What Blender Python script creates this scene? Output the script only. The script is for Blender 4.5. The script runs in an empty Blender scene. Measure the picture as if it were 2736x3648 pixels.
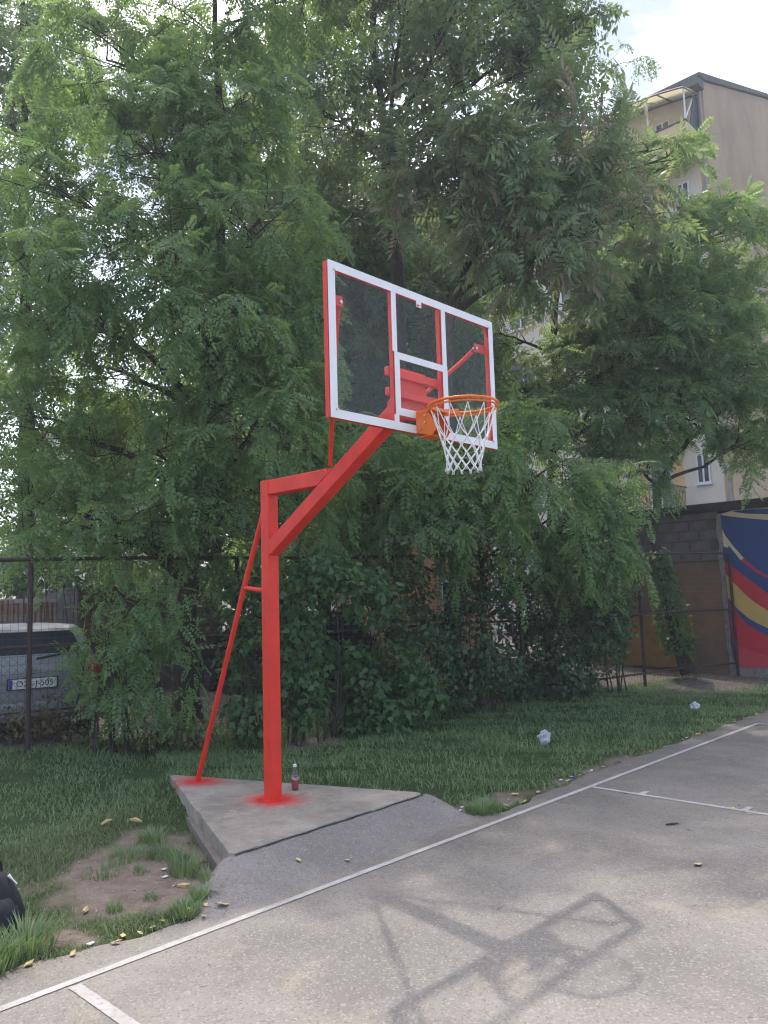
import bpy, math, random
import numpy as np
from mathutils import Vector, noise

random.seed(7)
RNG = np.random.default_rng(11)
sc = bpy.context.scene
COL = sc.collection
R = math.radians

# ------------------------------------------------------------------ camera, sky, sun, exposure
cam_d = bpy.data.cameras.new('camera')
cam = bpy.data.objects.new('camera', cam_d)
COL.objects.link(cam)
cam.location = (-4.2552, -3.6512, 1.7776)
_yaw, _pit, _rol = 0.8085, 0.1095, -0.0293
_f = Vector((math.sin(_yaw) * math.cos(_pit), math.cos(_yaw) * math.cos(_pit), math.sin(_pit)))
_r = Vector((math.cos(_yaw), -math.sin(_yaw), 0))
_u = _r.cross(_f)
_r2 = math.cos(_rol) * _r + math.sin(_rol) * _u
_u2 = -math.sin(_rol) * _r + math.cos(_rol) * _u
from mathutils import Matrix
cam.matrix_world = Matrix.Translation(cam.location) @ Matrix(((_r2.x, _u2.x, -_f.x), (_r2.y, _u2.y, -_f.y), (_r2.z, _u2.z, -_f.z))).to_4x4()
cam_d.sensor_fit = 'VERTICAL'
cam_d.sensor_height = 36
cam_d.lens = 27.83
cam_d.clip_start = 0.05
cam_d.clip_end = 600
sc.camera = cam

SUN_DIR = Vector((0.787, 1.188, 3.09)).normalized()      # towards the sun
SUN_EL = math.asin(SUN_DIR.z)
SUN_AZ = math.atan2(SUN_DIR.x, SUN_DIR.y)

world = bpy.data.worlds.new('World')
sc.world = world
world.use_nodes = True
wn = world.node_tree.nodes
wl = world.node_tree.links
wn.clear()
w_out = wn.new('ShaderNodeOutputWorld')
w_bg = wn.new('ShaderNodeBackground')
w_sky = wn.new('ShaderNodeTexSky')
w_sky.sky_type = 'NISHITA'
w_sky.sun_disc = False
w_sky.sun_elevation = SUN_EL
w_sky.sun_rotation = SUN_AZ
w_sky.air_density = 1.0
w_sky.dust_density = 4.5
# thin broken cloud over the blue: a soft noise on the direction
w_tc = wn.new('ShaderNodeTexCoord')
w_map = wn.new('ShaderNodeMapping')
w_map.inputs['Scale'].default_value = (1.0, 1.0, 1.9)
w_map.inputs['Location'].default_value = (0.5, 0.9, 7.7)
w_no = wn.new('ShaderNodeTexNoise')
w_no.inputs['Scale'].default_value = 3.0
w_no.inputs['Detail'].default_value = 7
w_no.inputs['Roughness'].default_value = 0.52
w_no.inputs['Distortion'].default_value = 0.35
w_cr = wn.new('ShaderNodeValToRGB')
w_cr.color_ramp.elements[0].position = 0.43
w_cr.color_ramp.elements[0].color = (0, 0, 0, 1)
w_cr.color_ramp.elements[1].position = 0.60
w_cr.color_ramp.elements[1].color = (1, 1, 1, 1)
w_mix = wn.new('ShaderNodeMix')
w_mix.data_type = 'RGBA'
w_mix.inputs[7].default_value = (1.40, 1.62, 2.1, 1)
wl.new(w_tc.outputs['Generated'], w_map.inputs['Vector'])
wl.new(w_map.outputs['Vector'], w_no.inputs['Vector'])
wl.new(w_no.outputs['Fac'], w_cr.inputs['Fac'])
wl.new(w_cr.outputs['Color'], w_mix.inputs[0])
wl.new(w_sky.outputs['Color'], w_mix.inputs[6])
wl.new(w_mix.outputs[2], w_bg.inputs['Color'])
wl.new(w_bg.outputs['Background'], w_out.inputs['Surface'])
w_bg.inputs['Strength'].default_value = 0.15

sun_d = bpy.data.lights.new('sun', 'SUN')
sun_d.energy = 0.7
sun_d.angle = R(0.8)
sun_d.color = (1.0, 0.95, 0.87)
sun = bpy.data.objects.new('sun', sun_d)
COL.objects.link(sun)
sun.location = SUN_DIR * 40
sun.rotation_euler = (-SUN_DIR).to_track_quat('-Z', 'Y').to_euler()

sc.view_settings.view_transform = 'Standard'
sc.view_settings.look = 'None'
sc.view_settings.exposure = 1.93
sc.view_settings.gamma = 1.0
sc.view_settings.use_curve_mapping = False
sc.render.engine = 'CYCLES'
sc.cycles.use_denoising = True
sc.cycles.filter_width = 1.2
sc.cycles.max_bounces = 6
sc.cycles.diffuse_bounces = 3
sc.cycles.transmission_bounces = 3
sc.cycles.transparent_max_bounces = 16
sc.cycles.caustics_reflective = False
sc.cycles.caustics_refractive = False
sc.cycles.sample_clamp_indirect = 6.0

# ------------------------------------------------------------------ helpers
ORG = {}

def srgb(r, g, b):
    def f(c):
        c /= 255.0
        return c / 12.92 if c <= 0.04045 else ((c + 0.055) / 1.055) ** 2.4
    return (f(r), f(g), f(b), 1)

class MB:
    """collects pieces of one mesh in world coordinates"""
    def __init__(s):
        s.v = []
        s.f = []
        s.m = []
        s.mi = 0
    def add(s, vs, fs):
        o = len(s.v)
        s.v += [tuple(p) for p in vs]
        s.f += [tuple(i + o for i in f) for f in fs]
        s.m += [s.mi] * len(fs)
        return s
    def box(s, x0, x1, y0, y1, z0, z1, ch=0.0):
        if ch <= 0:
            s.add([(x0, y0, z0), (x1, y0, z0), (x1, y1, z0), (x0, y1, z0), (x0, y0, z1), (x1, y0, z1), (x1, y1, z1), (x0, y1, z1)],
                  [(0, 3, 2, 1), (4, 5, 6, 7), (0, 1, 5, 4), (1, 2, 6, 5), (2, 3, 7, 6), (3, 0, 4, 7)])
        else:
            def ring(z, i):
                return [(x0 + ch + i, y0 + i, z), (x1 - ch - i, y0 + i, z), (x1 - i, y0 + ch + i, z), (x1 - i, y1 - ch - i, z),
                        (x1 - ch - i, y1 - i, z), (x0 + ch + i, y1 - i, z), (x0 + i, y1 - ch - i, z), (x0 + i, y0 + ch + i, z)]
            s.loft([ring(z0, ch), ring(z0 + ch, 0), ring(z1 - ch, 0), ring(z1, ch)])
        return s
    def loft(s, rings, cap=True, closed=True):
        n = len(rings[0])
        vs = [p for r in rings for p in r]
        fs = []
        for k in range(len(rings) - 1):
            for i in range(n if closed else n - 1):
                j = (i + 1) % n
                fs.append((k * n + i, k * n + j, (k + 1) * n + j, (k + 1) * n + i))
        if cap:
            fs.append(tuple(range(n - 1, -1, -1)))
            fs.append(tuple((len(rings) - 1) * n + i for i in range(n)))
        return s.add(vs, fs)
    def tube(s, pts, rad, n=8, cap=True):
        pts = [Vector(p) for p in pts]
        rad = rad if hasattr(rad, '__len__') else [rad] * len(pts)
        rings = []
        up = None
        for i, p in enumerate(pts):
            d = (pts[min(i + 1, len(pts) - 1)] - pts[max(i - 1, 0)]).normalized()
            if up is None:
                up = Vector((0, 0, 1)) if abs(d.z) < 0.9 else Vector((1, 0, 0))
            a = d.cross(up).normalized()
            b = a.cross(d).normalized()
            up = b
            rings.append([p + rad[i] * (math.cos(2 * math.pi * k / n) * a + math.sin(2 * math.pi * k / n) * b) for k in range(n)])
        return s.loft(rings, cap)
    def beam(s, p0, p1, side, w, h, ch=0.0):
        """rectangular bar from p0 to p1; w along side, h across"""
        p0, p1 = Vector(p0), Vector(p1)
        d = (p1 - p0).normalized()
        a = Vector(side).normalized()
        b = a.cross(d).normalized()
        a = d.cross(b).normalized()
        def ring(p):
            if ch <= 0:
                return [p + a * w / 2 * i + b * h / 2 * j for i, j in ((-1, -1), (1, -1), (1, 1), (-1, 1))]
            c = ch
            return [p + a * i + b * j for i, j in ((-w / 2 + c, -h / 2), (w / 2 - c, -h / 2), (w / 2, -h / 2 + c), (w / 2, h / 2 - c),
                                                   (w / 2 - c, h / 2), (-w / 2 + c, h / 2), (-w / 2, h / 2 - c), (-w / 2, -h / 2 + c))]
        return s.loft([ring(p0), ring(p1)])
    def lathe(s, prof, cx, cy, n=20):
        rings = [[(cx + r * math.cos(2 * math.pi * k / n), cy + r * math.sin(2 * math.pi * k / n), z) for k in range(n)] for r, z in prof]
        return s.loft(rings)
    def prism(s, poly, a, b, axis='y'):
        """extrude a 2-d polygon along an axis from a to b"""
        def mk(u, w, t):
            return {'x': (t, u, w), 'y': (u, t, w), 'z': (u, w, t)}[axis]
        n = len(poly)
        vs = [mk(u, w, a) for u, w in poly] + [mk(u, w, b) for u, w in poly]
        fs = [tuple(range(n)), tuple(range(2 * n - 1, n - 1, -1))] + [(i, i + n, (i + 1) % n + n, (i + 1) % n) for i in range(n)]
        return s.add(vs, fs)
    def build(s, name, mats, parent=None, org=None, smooth=False):
        if org is None:
            org = ORG[parent] if parent else Vector((0, 0, 0))
        org = Vector(org)
        me = bpy.data.meshes.new(name)
        me.from_pydata([(p[0] - org.x, p[1] - org.y, p[2] - org.z) for p in s.v], [], s.f)
        if not isinstance(mats, (list, tuple)):
            mats = [mats]
        for m in mats:
            me.materials.append(m)
        if len(mats) > 1:
            me.polygons.foreach_set('material_index', s.m)
        import bmesh
        bm = bmesh.new()
        bm.from_mesh(me)
        bmesh.ops.recalc_face_normals(bm, faces=bm.faces)
        bm.to_mesh(me)
        bm.free()
        if smooth:
            me.polygons.foreach_set('use_smooth', [True] * len(me.polygons))
            if smooth != 'all':
                try:
                    me.set_sharp_from_angle(angle=R(40))
                except Exception:
                    pass
        me.update()
        o = bpy.data.objects.new(name, me)
        COL.objects.link(o)
        if parent:
            o.parent = parent
        else:
            o.location = org
        ORG[o] = org
        return o

def np_obj(name, verts, faces, mat, parent=None, org=None, smooth=False):
    """mesh object from arrays: faces (n,3) or (n,4)"""
    if org is None:
        org = ORG[parent] if parent else Vector((0, 0, 0))
    verts = (np.asarray(verts, dtype=np.float64) - np.array(tuple(org))).astype(np.float32)
    faces = np.asarray(faces, dtype=np.int32)
    me = bpy.data.meshes.new(name)
    k = faces.shape[1]
    me.vertices.add(len(verts))
    me.vertices.foreach_set('co', verts.ravel())
    me.loops.add(faces.size)
    me.loops.foreach_set('vertex_index', faces.ravel())
    me.polygons.add(len(faces))
    me.polygons.foreach_set('loop_start', np.arange(0, faces.size, k, dtype=np.int32))
    me.polygons.foreach_set('loop_total', np.full(len(faces), k, dtype=np.int32))
    if smooth:
        me.polygons.foreach_set('use_smooth', np.ones(len(faces), dtype=bool))
    me.materials.append(mat)
    me.update(calc_edges=True)
    o = bpy.data.objects.new(name, me)
    COL.objects.link(o)
    if parent:
        o.parent = parent
    else:
        o.location = tuple(org)
    ORG[o] = Vector(org)
    return o

def tag(o, label=None, cat=None, group=None, kind=None):
    if label: o['label'] = label
    if cat: o['category'] = cat
    if group: o['group'] = group
    if kind: o['kind'] = kind
    return o

def thing(name, label, cat, loc, group=None):
    o = bpy.data.objects.new(name, None)
    o.empty_display_size = 0.1
    COL.objects.link(o)
    o.location = loc
    ORG[o] = Vector(loc)
    return tag(o, label, cat, group)

# ------------------------------------------------------------------ materials
def mat(name, color, rough=0.6, noise_amt=0.0, noise_scale=8.0, bump=0.0, bump_scale=60.0, metallic=0.0, spec=0.4, color2=None, detail=5):
    m = bpy.data.materials.new(name)
    m.use_nodes = True
    nt = m.node_tree
    b = nt.nodes['Principled BSDF']
    b.inputs['Base Color'].default_value = color
    b.inputs['Roughness'].default_value = rough
    b.inputs['Metallic'].default_value = metallic
    b.inputs['Specular IOR Level'].default_value = spec
    tc = nt.nodes.new('ShaderNodeTexCoord')
    if noise_amt > 0 or color2:
        n = nt.nodes.new('ShaderNodeTexNoise')
        n.inputs['Scale'].default_value = noise_scale
        n.inputs['Detail'].default_value = detail
        n.inputs['Roughness'].default_value = 0.6
        nt.links.new(tc.outputs['Object'], n.inputs['Vector'])
        mx = nt.nodes.new('ShaderNodeMix')
        mx.data_type = 'RGBA'
        c2 = color2 or tuple(c * (1 - noise_amt) for c in color[:3]) + (1,)
        c1 = color if color2 else tuple(min(1, c * (1 + noise_amt)) for c in color[:3]) + (1,)
        mx.inputs[6].default_value = c1
        mx.inputs[7].default_value = c2
        rp = nt.nodes.new('ShaderNodeMapRange')
        rp.inputs[1].default_value = 0.3
        rp.inputs[2].default_value = 0.7
        nt.links.new(n.outputs['Fac'], rp.inputs[0])
        nt.links.new(rp.outputs[0], mx.inputs[0])
        nt.links.new(mx.outputs[2], b.inputs['Base Color'])
    if bump > 0:
        n2 = nt.nodes.new('ShaderNodeTexNoise')
        n2.inputs['Scale'].default_value = bump_scale
        n2.inputs['Detail'].default_value = 4
        nt.links.new(tc.outputs['Object'], n2.inputs['Vector'])
        bp = nt.nodes.new('ShaderNodeBump')
        bp.inputs['Strength'].default_value = bump
        bp.inputs['Distance'].default_value = 0.01
        nt.links.new(n2.outputs['Fac'], bp.inputs['Height'])
        nt.links.new(bp.outputs['Normal'], b.inputs['Normal'])
    return m

def leaf_mat(name, c_dark, c_light, trans, rough=0.5, tfac=0.42, dry=None):
    m = bpy.data.materials.new(name)
    m.use_nodes = True
    nt = m.node_tree
    nd = nt.nodes
    b = nd['Principled BSDF']
    b.inputs['Roughness'].default_value = rough
    b.inputs['Specular IOR Level'].default_value = 0.35
    g = nd.new('ShaderNodeNewGeometry')
    tc = nd.new('ShaderNodeTexCoord')
    n = nd.new('ShaderNodeTexNoise')
    n.inputs['Scale'].default_value = 0.9
    n.inputs['Detail'].default_value = 3
    nt.links.new(tc.outputs['Object'], n.inputs['Vector'])
    add = nd.new('ShaderNodeMath')
    add.operation = 'MULTIPLY_ADD'
    add.inputs[1].default_value = 0.55
    nt.links.new(g.outputs['Random Per Island'], add.inputs[0])
    mr = nd.new('ShaderNodeMapRange')
    mr.inputs[1].default_value = 0.3
    mr.inputs[2].default_value = 0.7
    mr.inputs[3].default_value = 0.0
    mr.inputs[4].default_value = 0.45
    nt.links.new(n.outputs['Fac'], mr.inputs[0])
    nt.links.new(mr.outputs[0], add.inputs[2])
    rp = nd.new('ShaderNodeValToRGB')
    rp.color_ramp.elements[0].color = c_dark
    rp.color_ramp.elements[1].color = c_light
    if dry:
        e = rp.color_ramp.elements.new(0.86)
        e.color = c_light
        rp.color_ramp.elements[2].position = 0.95
        rp.color_ramp.elements[2].color = dry
    nt.links.new(add.outputs[0], rp.inputs['Fac'])
    nt.links.new(rp.outputs['Color'], b.inputs['Base Color'])
    t = nd.new('ShaderNodeBsdfTranslucent')
    mx = nd.new('ShaderNodeMix')
    mx.data_type = 'RGBA'
    mx.inputs[0].default_value = 0.6
    mx.inputs[7].default_value = trans
    nt.links.new(rp.outputs['Color'], mx.inputs[6])
    nt.links.new(mx.outputs[2], t.inputs['Color'])
    ms = nd.new('ShaderNodeMixShader')
    ms.inputs[0].default_value = tfac
    nt.links.new(b.outputs[0], ms.inputs[1])
    nt.links.new(t.outputs[0], ms.inputs[2])
    nt.links.new(ms.outputs[0], nd['Material Output'].inputs['Surface'])
    return m

M = {}
M['red'] = mat('red_paint', (0.72, 0.036, 0.018, 1), 0.5, 0.13, 5.0, 0.10, 90)
M['white'] = mat('white_paint', (0.80, 0.80, 0.79, 1), 0.5, 0.03, 9)
M['orange'] = mat('orange_paint', (0.80, 0.17, 0.012, 1), 0.35, 0.06, 10)
M['bolt'] = mat('galvanised_bolt', (0.55, 0.55, 0.56, 1), 0.35, metallic=0.9)
M['net'] = mat('net_cord', (0.80, 0.79, 0.77, 1), 0.85, 0.06, 60, 0.3, 300)
M['dark_steel'] = mat('dark_rusty_steel', (0.035, 0.028, 0.028, 1), 0.7, color2=(0.065, 0.035, 0.022, 1), noise_scale=9)
M['wire'] = mat('rusty_wire', (0.05, 0.045, 0.045, 1), 0.6, color2=(0.09, 0.05, 0.03, 1), noise_scale=3)
M['bark'] = mat('bark', (0.085, 0.066, 0.052, 1), 0.9, color2=(0.035, 0.028, 0.024, 1), noise_scale=14, bump=0.8, bump_scale=38)
M['twig'] = mat('twig_bark', (0.075, 0.058, 0.044, 1), 0.9, color2=(0.04, 0.03, 0.024, 1), noise_scale=8)
M['locust'] = leaf_mat('locust_leaf', (0.080, 0.155, 0.080, 1), (0.185, 0.290, 0.112, 1), (0.44, 0.62, 0.13, 1), tfac=0.48)
M['locust_far'] = leaf_mat('far_leaf', (0.080, 0.145, 0.075, 1), (0.165, 0.250, 0.105, 1), (0.38, 0.54, 0.12, 1), tfac=0.45)
M['ailanthus'] = leaf_mat('heaven_leaf', (0.100, 0.172, 0.098, 1), (0.220, 0.290, 0.145, 1), (0.46, 0.58, 0.16, 1), rough=0.40, tfac=0.38, dry=(0.22, 0.15, 0.085, 1))
M['tan_frond'] = leaf_mat('tan_frond', (0.24, 0.21, 0.14, 1), (0.36, 0.31, 0.21, 1), (0.4, 0.33, 0.18, 1), tfac=0.35)
M['maple'] = leaf_mat('broad_leaf', (0.078, 0.142, 0.078, 1), (0.175, 0.255, 0.110, 1), (0.42, 0.56, 0.13, 1), tfac=0.34)
M['ivy'] = leaf_mat('ivy_leaf', (0.042, 0.088, 0.048, 1), (0.092, 0.168, 0.072, 1), (0.17, 0.31, 0.07, 1), rough=0.42, tfac=0.25)
M['creeper'] = leaf_mat('creeper_leaf', (0.042, 0.096, 0.040, 1), (0.098, 0.188, 0.062, 1), (0.20, 0.36, 0.07, 1), rough=0.45, tfac=0.34)
M['grass'] = leaf_mat('grass_blade', (0.092, 0.165, 0.080, 1), (0.235, 0.325, 0.140, 1), (0.26, 0.37, 0.10, 1), rough=0.5, tfac=0.35, dry=(0.26, 0.24, 0.11, 1))
M['dry'] = leaf_mat('dry_weed', (0.10, 0.085, 0.04, 1), (0.17, 0.15, 0.06, 1), (0.2, 0.18, 0.06, 1), tfac=0.3)
M['blossom'] = leaf_mat('blossom', (0.62, 0.58, 0.42, 1), (0.78, 0.75, 0.60, 1), (0.6, 0.55, 0.35, 1), tfac=0.3)
M['yellow_leaf'] = mat('yellow_leaf', (0.50, 0.41, 0.15, 1), 0.6, 0.25, 30)
M['tan_leaf'] = mat('tan_leaf', (0.45, 0.33, 0.16, 1), 0.7, 0.25, 30)

# ------------------------------------------------------------------ terrain, court, markings
FENCE_A, FENCE_B = (-0.6, 5.3), (12.0, 2.3)
FS = (FENCE_B[1] - FENCE_A[1]) / (FENCE_B[0] - FENCE_A[0])

def fence_y(x):
    return FENCE_A[1] + FS * (x - FENCE_A[0])

def sm(t):
    t = np.clip(t, 0, 1)
    return t * t * (3 - 2 * t)

def wob(x, y, s=1.0):
    return (np.sin(x * 2.3 * s + 1.3 * np.sin(y * 1.7 * s)) * np.cos(y * 2.9 * s + 0.7) + 0.5 * np.sin(x * 5.9 * s + y * 4.3 * s + 2.0)) / 1.5

EDGE_X = np.array([-60, -4, -2.6, -2.1, -1.66, -1.4, -1.2, 0.9, 1.1, 1.3, 2.2, 3.2, 8.1, 11, 60])
EDGE_Y = np.array([0.66, 0.66, 0.60, 0.52, 0.43, 0.50, 0.60, 0.60, 0.45, 0.37, 0.46, 0.51, 0.53, 0.55, 0.55])

def edge_y(x):
    return np.interp(x, EDGE_X, EDGE_Y) + 0.022 * np.sin(x * 7.1) + 0.016 * np.sin(x * 17.3 + 1)

def zg(x, y):
    z = 0.105 * sm((y - 0.5) / 2.6) + 0.135 * sm((y - 3.3) / 2.2)
    z = z + 0.014 * wob(x, y) * sm((y - 0.4) / 0.5) + 0.006 * wob(x, y, 3.1) * sm((y - 0.4) / 0.3)
    sd = (-(x + 1.08) * 0.921 + (y - 0.87) * 0.390)          # metres left of the pad's long side
    left = sm((sd + 0.05) / 0.12)
    low = 0.004 + 0.03 * sm((y - 2.0) / 2.0) + 0.20 * sm((y - 3.6) / 1.6) + 0.012 * wob(x, y, 1.3) * sm((y - 0.6) / 0.4)
    z = z * (1 - left) + low * left
    z = z - 0.05 * left * np.exp(-(sd / 0.28) ** 2) * sm((y - 0.6) / 0.3) * (1 - sm((y - 2.2) / 1.2))
    z = z - 0.05 * np.exp(-(((x - 1.25) / 0.35) ** 2 + ((y - 0.8) / 0.35) ** 2))
    return np.where(y < edge_y(x) - 0.06, -0.04, z - 0.008)

def blob(x, y, cx, cy, rx, ry, soft=0.35):
    d = np.sqrt(((x - cx) / rx) ** 2 + ((y - cy) / ry) ** 2)
    return np.clip((1 - d) / soft + 0.5, 0, 1)

def dirt(x, y):
    xx = x + 0.10 * wob(x, y, 2.1)
    yy = y + 0.10 * wob(y, x, 2.3)
    d = np.maximum.reduce([blob(xx, yy, -1.55, 1.28, 0.46, 0.55), blob(xx, yy, -1.68, 0.98, 0.36, 0.22), blob(xx, yy, -1.22, 1.45, 0.26, 0.75), blob(xx, yy, -1.45, 1.66, 0.40, 0.48), blob(xx, yy, -0.98, 1.95, 0.22, 0.55), blob(xx, yy, -1.9, 1.35, 0.22, 0.2) * 0.8, blob(xx, yy, -2.0, 1.75, 0.25, 0.15) * 0.6,
                           blob(xx, yy, -2.22, 0.78, 0.16, 0.14), blob(xx, yy, -2.38, 1.02, 0.18, 0.16),
                           blob(xx, yy, 1.15, 0.72, 0.40, 0.24), blob(xx, yy, 1.55, 0.60, 0.35, 0.12), blob(xx, yy, 2.05, 3.65, 0.5, 0.28) * 0.8,
                           blob(xx, yy, 3.2, 0.56, 1.4, 0.10) * 0.8])
    return d

def gravel(x, y):
    return np.maximum(blob(x, y, 11.3, 2.2, 2.6, 0.75, 0.6), np.clip((y - fence_y(x) - 0.15) * 3, 0, 1))

gx = np.unique(np.round(np.concatenate([np.array([-200, -120, -60, -30, -18, -12, -9]), np.arange(-7.5, 13.01, 0.13), np.array([14, 16, 20, 28, 40, 70, 120, 200])]), 3))
gy = np.unique(np.round(np.concatenate([np.array([-200, -100, -50, -20, -8, -3, -1, 0.0]), np.arange(0.2, 7.0, 0.11), np.array([7.5, 8.5, 10, 12, 15, 20, 30, 50, 90, 200])]), 3))
GX, GY = np.meshgrid(gx, gy)
GZ = zg(GX, GY)
nx, ny = len(gx), len(gy)
idx = np.arange(nx * ny).reshape(ny, nx)
gf = np.stack([idx[:-1, :-1], idx[:-1, 1:], idx[1:, 1:], idx[1:, :-1]], -1).reshape(-1, 4)

def ground_material():
    m = bpy.data.materials.new('lawn_and_soil')
    m.use_nodes = True
    nt = m.node_tree
    nd = nt.nodes
    b = nd['Principled BSDF']
    b.inputs['Roughness'].default_value = 0.95
    b.inputs['Specular IOR Level'].default_value = 0.15
    tc = nd.new('ShaderNodeTexCoord')
    def noise_(scale, detail=5):
        n = nd.new('ShaderNodeTexNoise')
        n.inputs['Scale'].default_value = scale
        n.inputs['Detail'].default_value = detail
        n.inputs['Roughness'].default_value = 0.65
        nt.links.new(tc.outputs['Object'], n.inputs['Vector'])
        return n
    def mixc(f, a, c):
        x = nd.new('ShaderNodeMix')
        x.data_type = 'RGBA'
        for s, v in ((0, f), (6, a), (7, c)):
            if hasattr(v, 'is_output'):
                nt.links.new(v, x.inputs[s])
            else:
                x.inputs[s].default_value = v
        return x.outputs[2]
    def ramp(v, lo, hi):
        r = nd.new('ShaderNodeMapRange')
        r.inputs[1].default_value = lo
        r.inputs[2].default_value = hi
        nt.links.new(v, r.inputs[0])
        return r.outputs[0]
    soil = mixc(ramp(noise_(9).outputs['Fac'], 0.35, 0.65), (0.150, 0.115, 0.092, 1), (0.235, 0.185, 0.150, 1))
    soil = mixc(ramp(noise_(70, 3).outputs['Fac'], 0.58, 0.72), soil, (0.33, 0.29, 0.25, 1))
    turf = mixc(ramp(noise_(6).outputs['Fac'], 0.35, 0.65), (0.030, 0.052, 0.018, 1), (0.055, 0.080, 0.028, 1))
    vor = nd.new('ShaderNodeTexVoronoi')
    vor.inputs['Scale'].default_value = 28
    nt.links.new(tc.outputs['Object'], vor.inputs['Vector'])
    hsv = nd.new('ShaderNodeSeparateColor')
    nt.links.new(vor.outputs['Color'], hsv.inputs[0])
    grav = mixc(hsv.outputs[0], (0.085, 0.072, 0.066, 1), (0.21, 0.175, 0.155, 1))
    def attr(n):
        a = nd.new('ShaderNodeAttribute')
        a.attribute_name = n
        return a.outputs['Fac']
    c = mixc(attr('dirt'), turf, soil)
    c = mixc(attr('gravel'), c, grav)
    nt.links.new(c, b.inputs['Base Color'])
    bp = nd.new('ShaderNodeBump')
    bp.inputs['Strength'].default_value = 0.9
    bp.inputs['Distance'].default_value = 0.02
    nt.links.new(noise_(45, 6).outputs['Fac'], bp.inputs['Height'])
    nt.links.new(bp.outputs['Normal'], b.inputs['Normal'])
    return m

ground = np_obj('ground', np.stack([GX, GY, GZ], -1).reshape(-1, 3), gf, ground_material(), smooth=True)
tag(ground, 'earth bank with worn lawn and bare soil behind the court', kind='structure')
for an, fn in (('dirt', dirt), ('gravel', gravel)):
    at = ground.data.attributes.new(an, 'FLOAT', 'POINT')
    at.data.foreach_set('value', fn(GX, GY).astype(np.float32).ravel())

def asphalt_material(name, base, tanness=1.0, line=False, lum=1.0):
    m = bpy.data.materials.new(name)
    m.use_nodes = True
    nt = m.node_tree
    nd = nt.nodes
    b = nd['Principled BSDF']
    b.inputs['Roughness'].default_value = 0.9
    b.inputs['Specular IOR Level'].default_value = 0.25
    tc = nd.new('ShaderNodeTexCoord')
    def noise_(scale, detail=5, rough=0.6, dist=0.0, off=(0, 0, 0)):
        n = nd.new('ShaderNodeTexNoise')
        n.inputs['Scale'].default_value = scale
        n.inputs['Detail'].default_value = detail
        n.inputs['Roughness'].default_value = rough
        n.inputs['Distortion'].default_value = dist
        mp = nd.new('ShaderNodeMapping')
        mp.inputs['Location'].default_value = off
        nt.links.new(tc.outputs['Object'], mp.inputs['Vector'])
        nt.links.new(mp.outputs['Vector'], n.inputs['Vector'])
        return n.outputs['Fac']
    def ramp(v, lo, hi, a=0.0, c=1.0):
        r = nd.new('ShaderNodeMapRange')
        for i, x in ((1, lo), (2, hi), (3, a), (4, c)):
            r.inputs[i].default_value = x
        nt.links.new(v, r.inputs[0])
        return r.outputs[0]
    def mixc(f, a, c):
        x = nd.new('ShaderNodeMix')
        x.data_type = 'RGBA'
        for s, v in ((0, f), (6, a), (7, c)):
            if hasattr(v, 'is_output'):
                nt.links.new(v, x.inputs[s])
            else:
                x.inputs[s].default_value = v
        return x.outputs[2]
    def k(f):
        return (base[0] * f, base[1] * f, base[2] * f, 1)
    c = mixc(ramp(noise_(1.1, 7, 0.66, 0.5), 0.36, 0.64), k(0.80), k(1.14))
    c = mixc(ramp(noise_(0.45, 4, 0.55, 0.6, (1, 3, 0)), 0.50, 0.62, 0, 0.5), c, k(1.22))
    c = mixc(ramp(noise_(1.3, 6, 0.66, 1.2, (4, 7, 0)), 0.56, 0.64, 0, 0.75 * tanness), c, (base[0] * 1.26, base[1] * 1.20, base[2] * 1.08, 1))
    c = mixc(ramp(noise_(3.2, 5, 0.7, 0.5, (9, 2, 0)), 0.60, 0.70, 0, 0.45), c, k(0.66))
    v = nd.new('ShaderNodeTexVoronoi')
    v.inputs['Scale'].default_value = 95
    nt.links.new(tc.outputs['Object'], v.inputs['Vector'])
    sp = nd.new('ShaderNodeSeparateColor')
    nt.links.new(v.outputs['Color'], sp.inputs[0])
    c = mixc(ramp(sp.outputs[0], 0.80, 0.95, 0, 0.6), c, k(1.55))
    c = mixc(ramp(sp.outputs[1], 0.82, 0.95, 0, 0.55), c, k(0.55))
    c = mixc(ramp(noise_(60, 4), 0.62, 0.75, 0, 0.5), c, k(0.6))
    c = mixc(ramp(noise_(5.5, 3, 0.5, 0.6, (2, 8, 0)), 0.715, 0.74, 0, 0.7), c, k(0.38))
    if line:
        wear = ramp(noise_(26, 7, 0.8), 0.50, 0.70, 0.05, 0.85)
        tint = mixc(ramp(noise_(2.4, 4), 0.35, 0.65), (0.36, 0.335, 0.31, 1), (0.48, 0.455, 0.425, 1))
        c = mixc(wear, tint, c)
    nt.links.new(c, b.inputs['Base Color'])
    bp = nd.new('ShaderNodeBump')
    bp.inputs['Strength'].default_value = 0.55
    bp.inputs['Distance'].default_value = 0.006
    nt.links.new(v.outputs['Distance'], bp.inputs['Height'])
    nt.links.new(bp.outputs['Normal'], b.inputs['Normal'])
    return m

M['asphalt'] = asphalt_material('worn_asphalt', (0.238, 0.219, 0.197))
M['ramp'] = asphalt_material('ramp_asphalt', (0.195, 0.178, 0.165), 0.3)
M['line'] = asphalt_material('worn_line_paint', (0.238, 0.219, 0.197), line=True)

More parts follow.
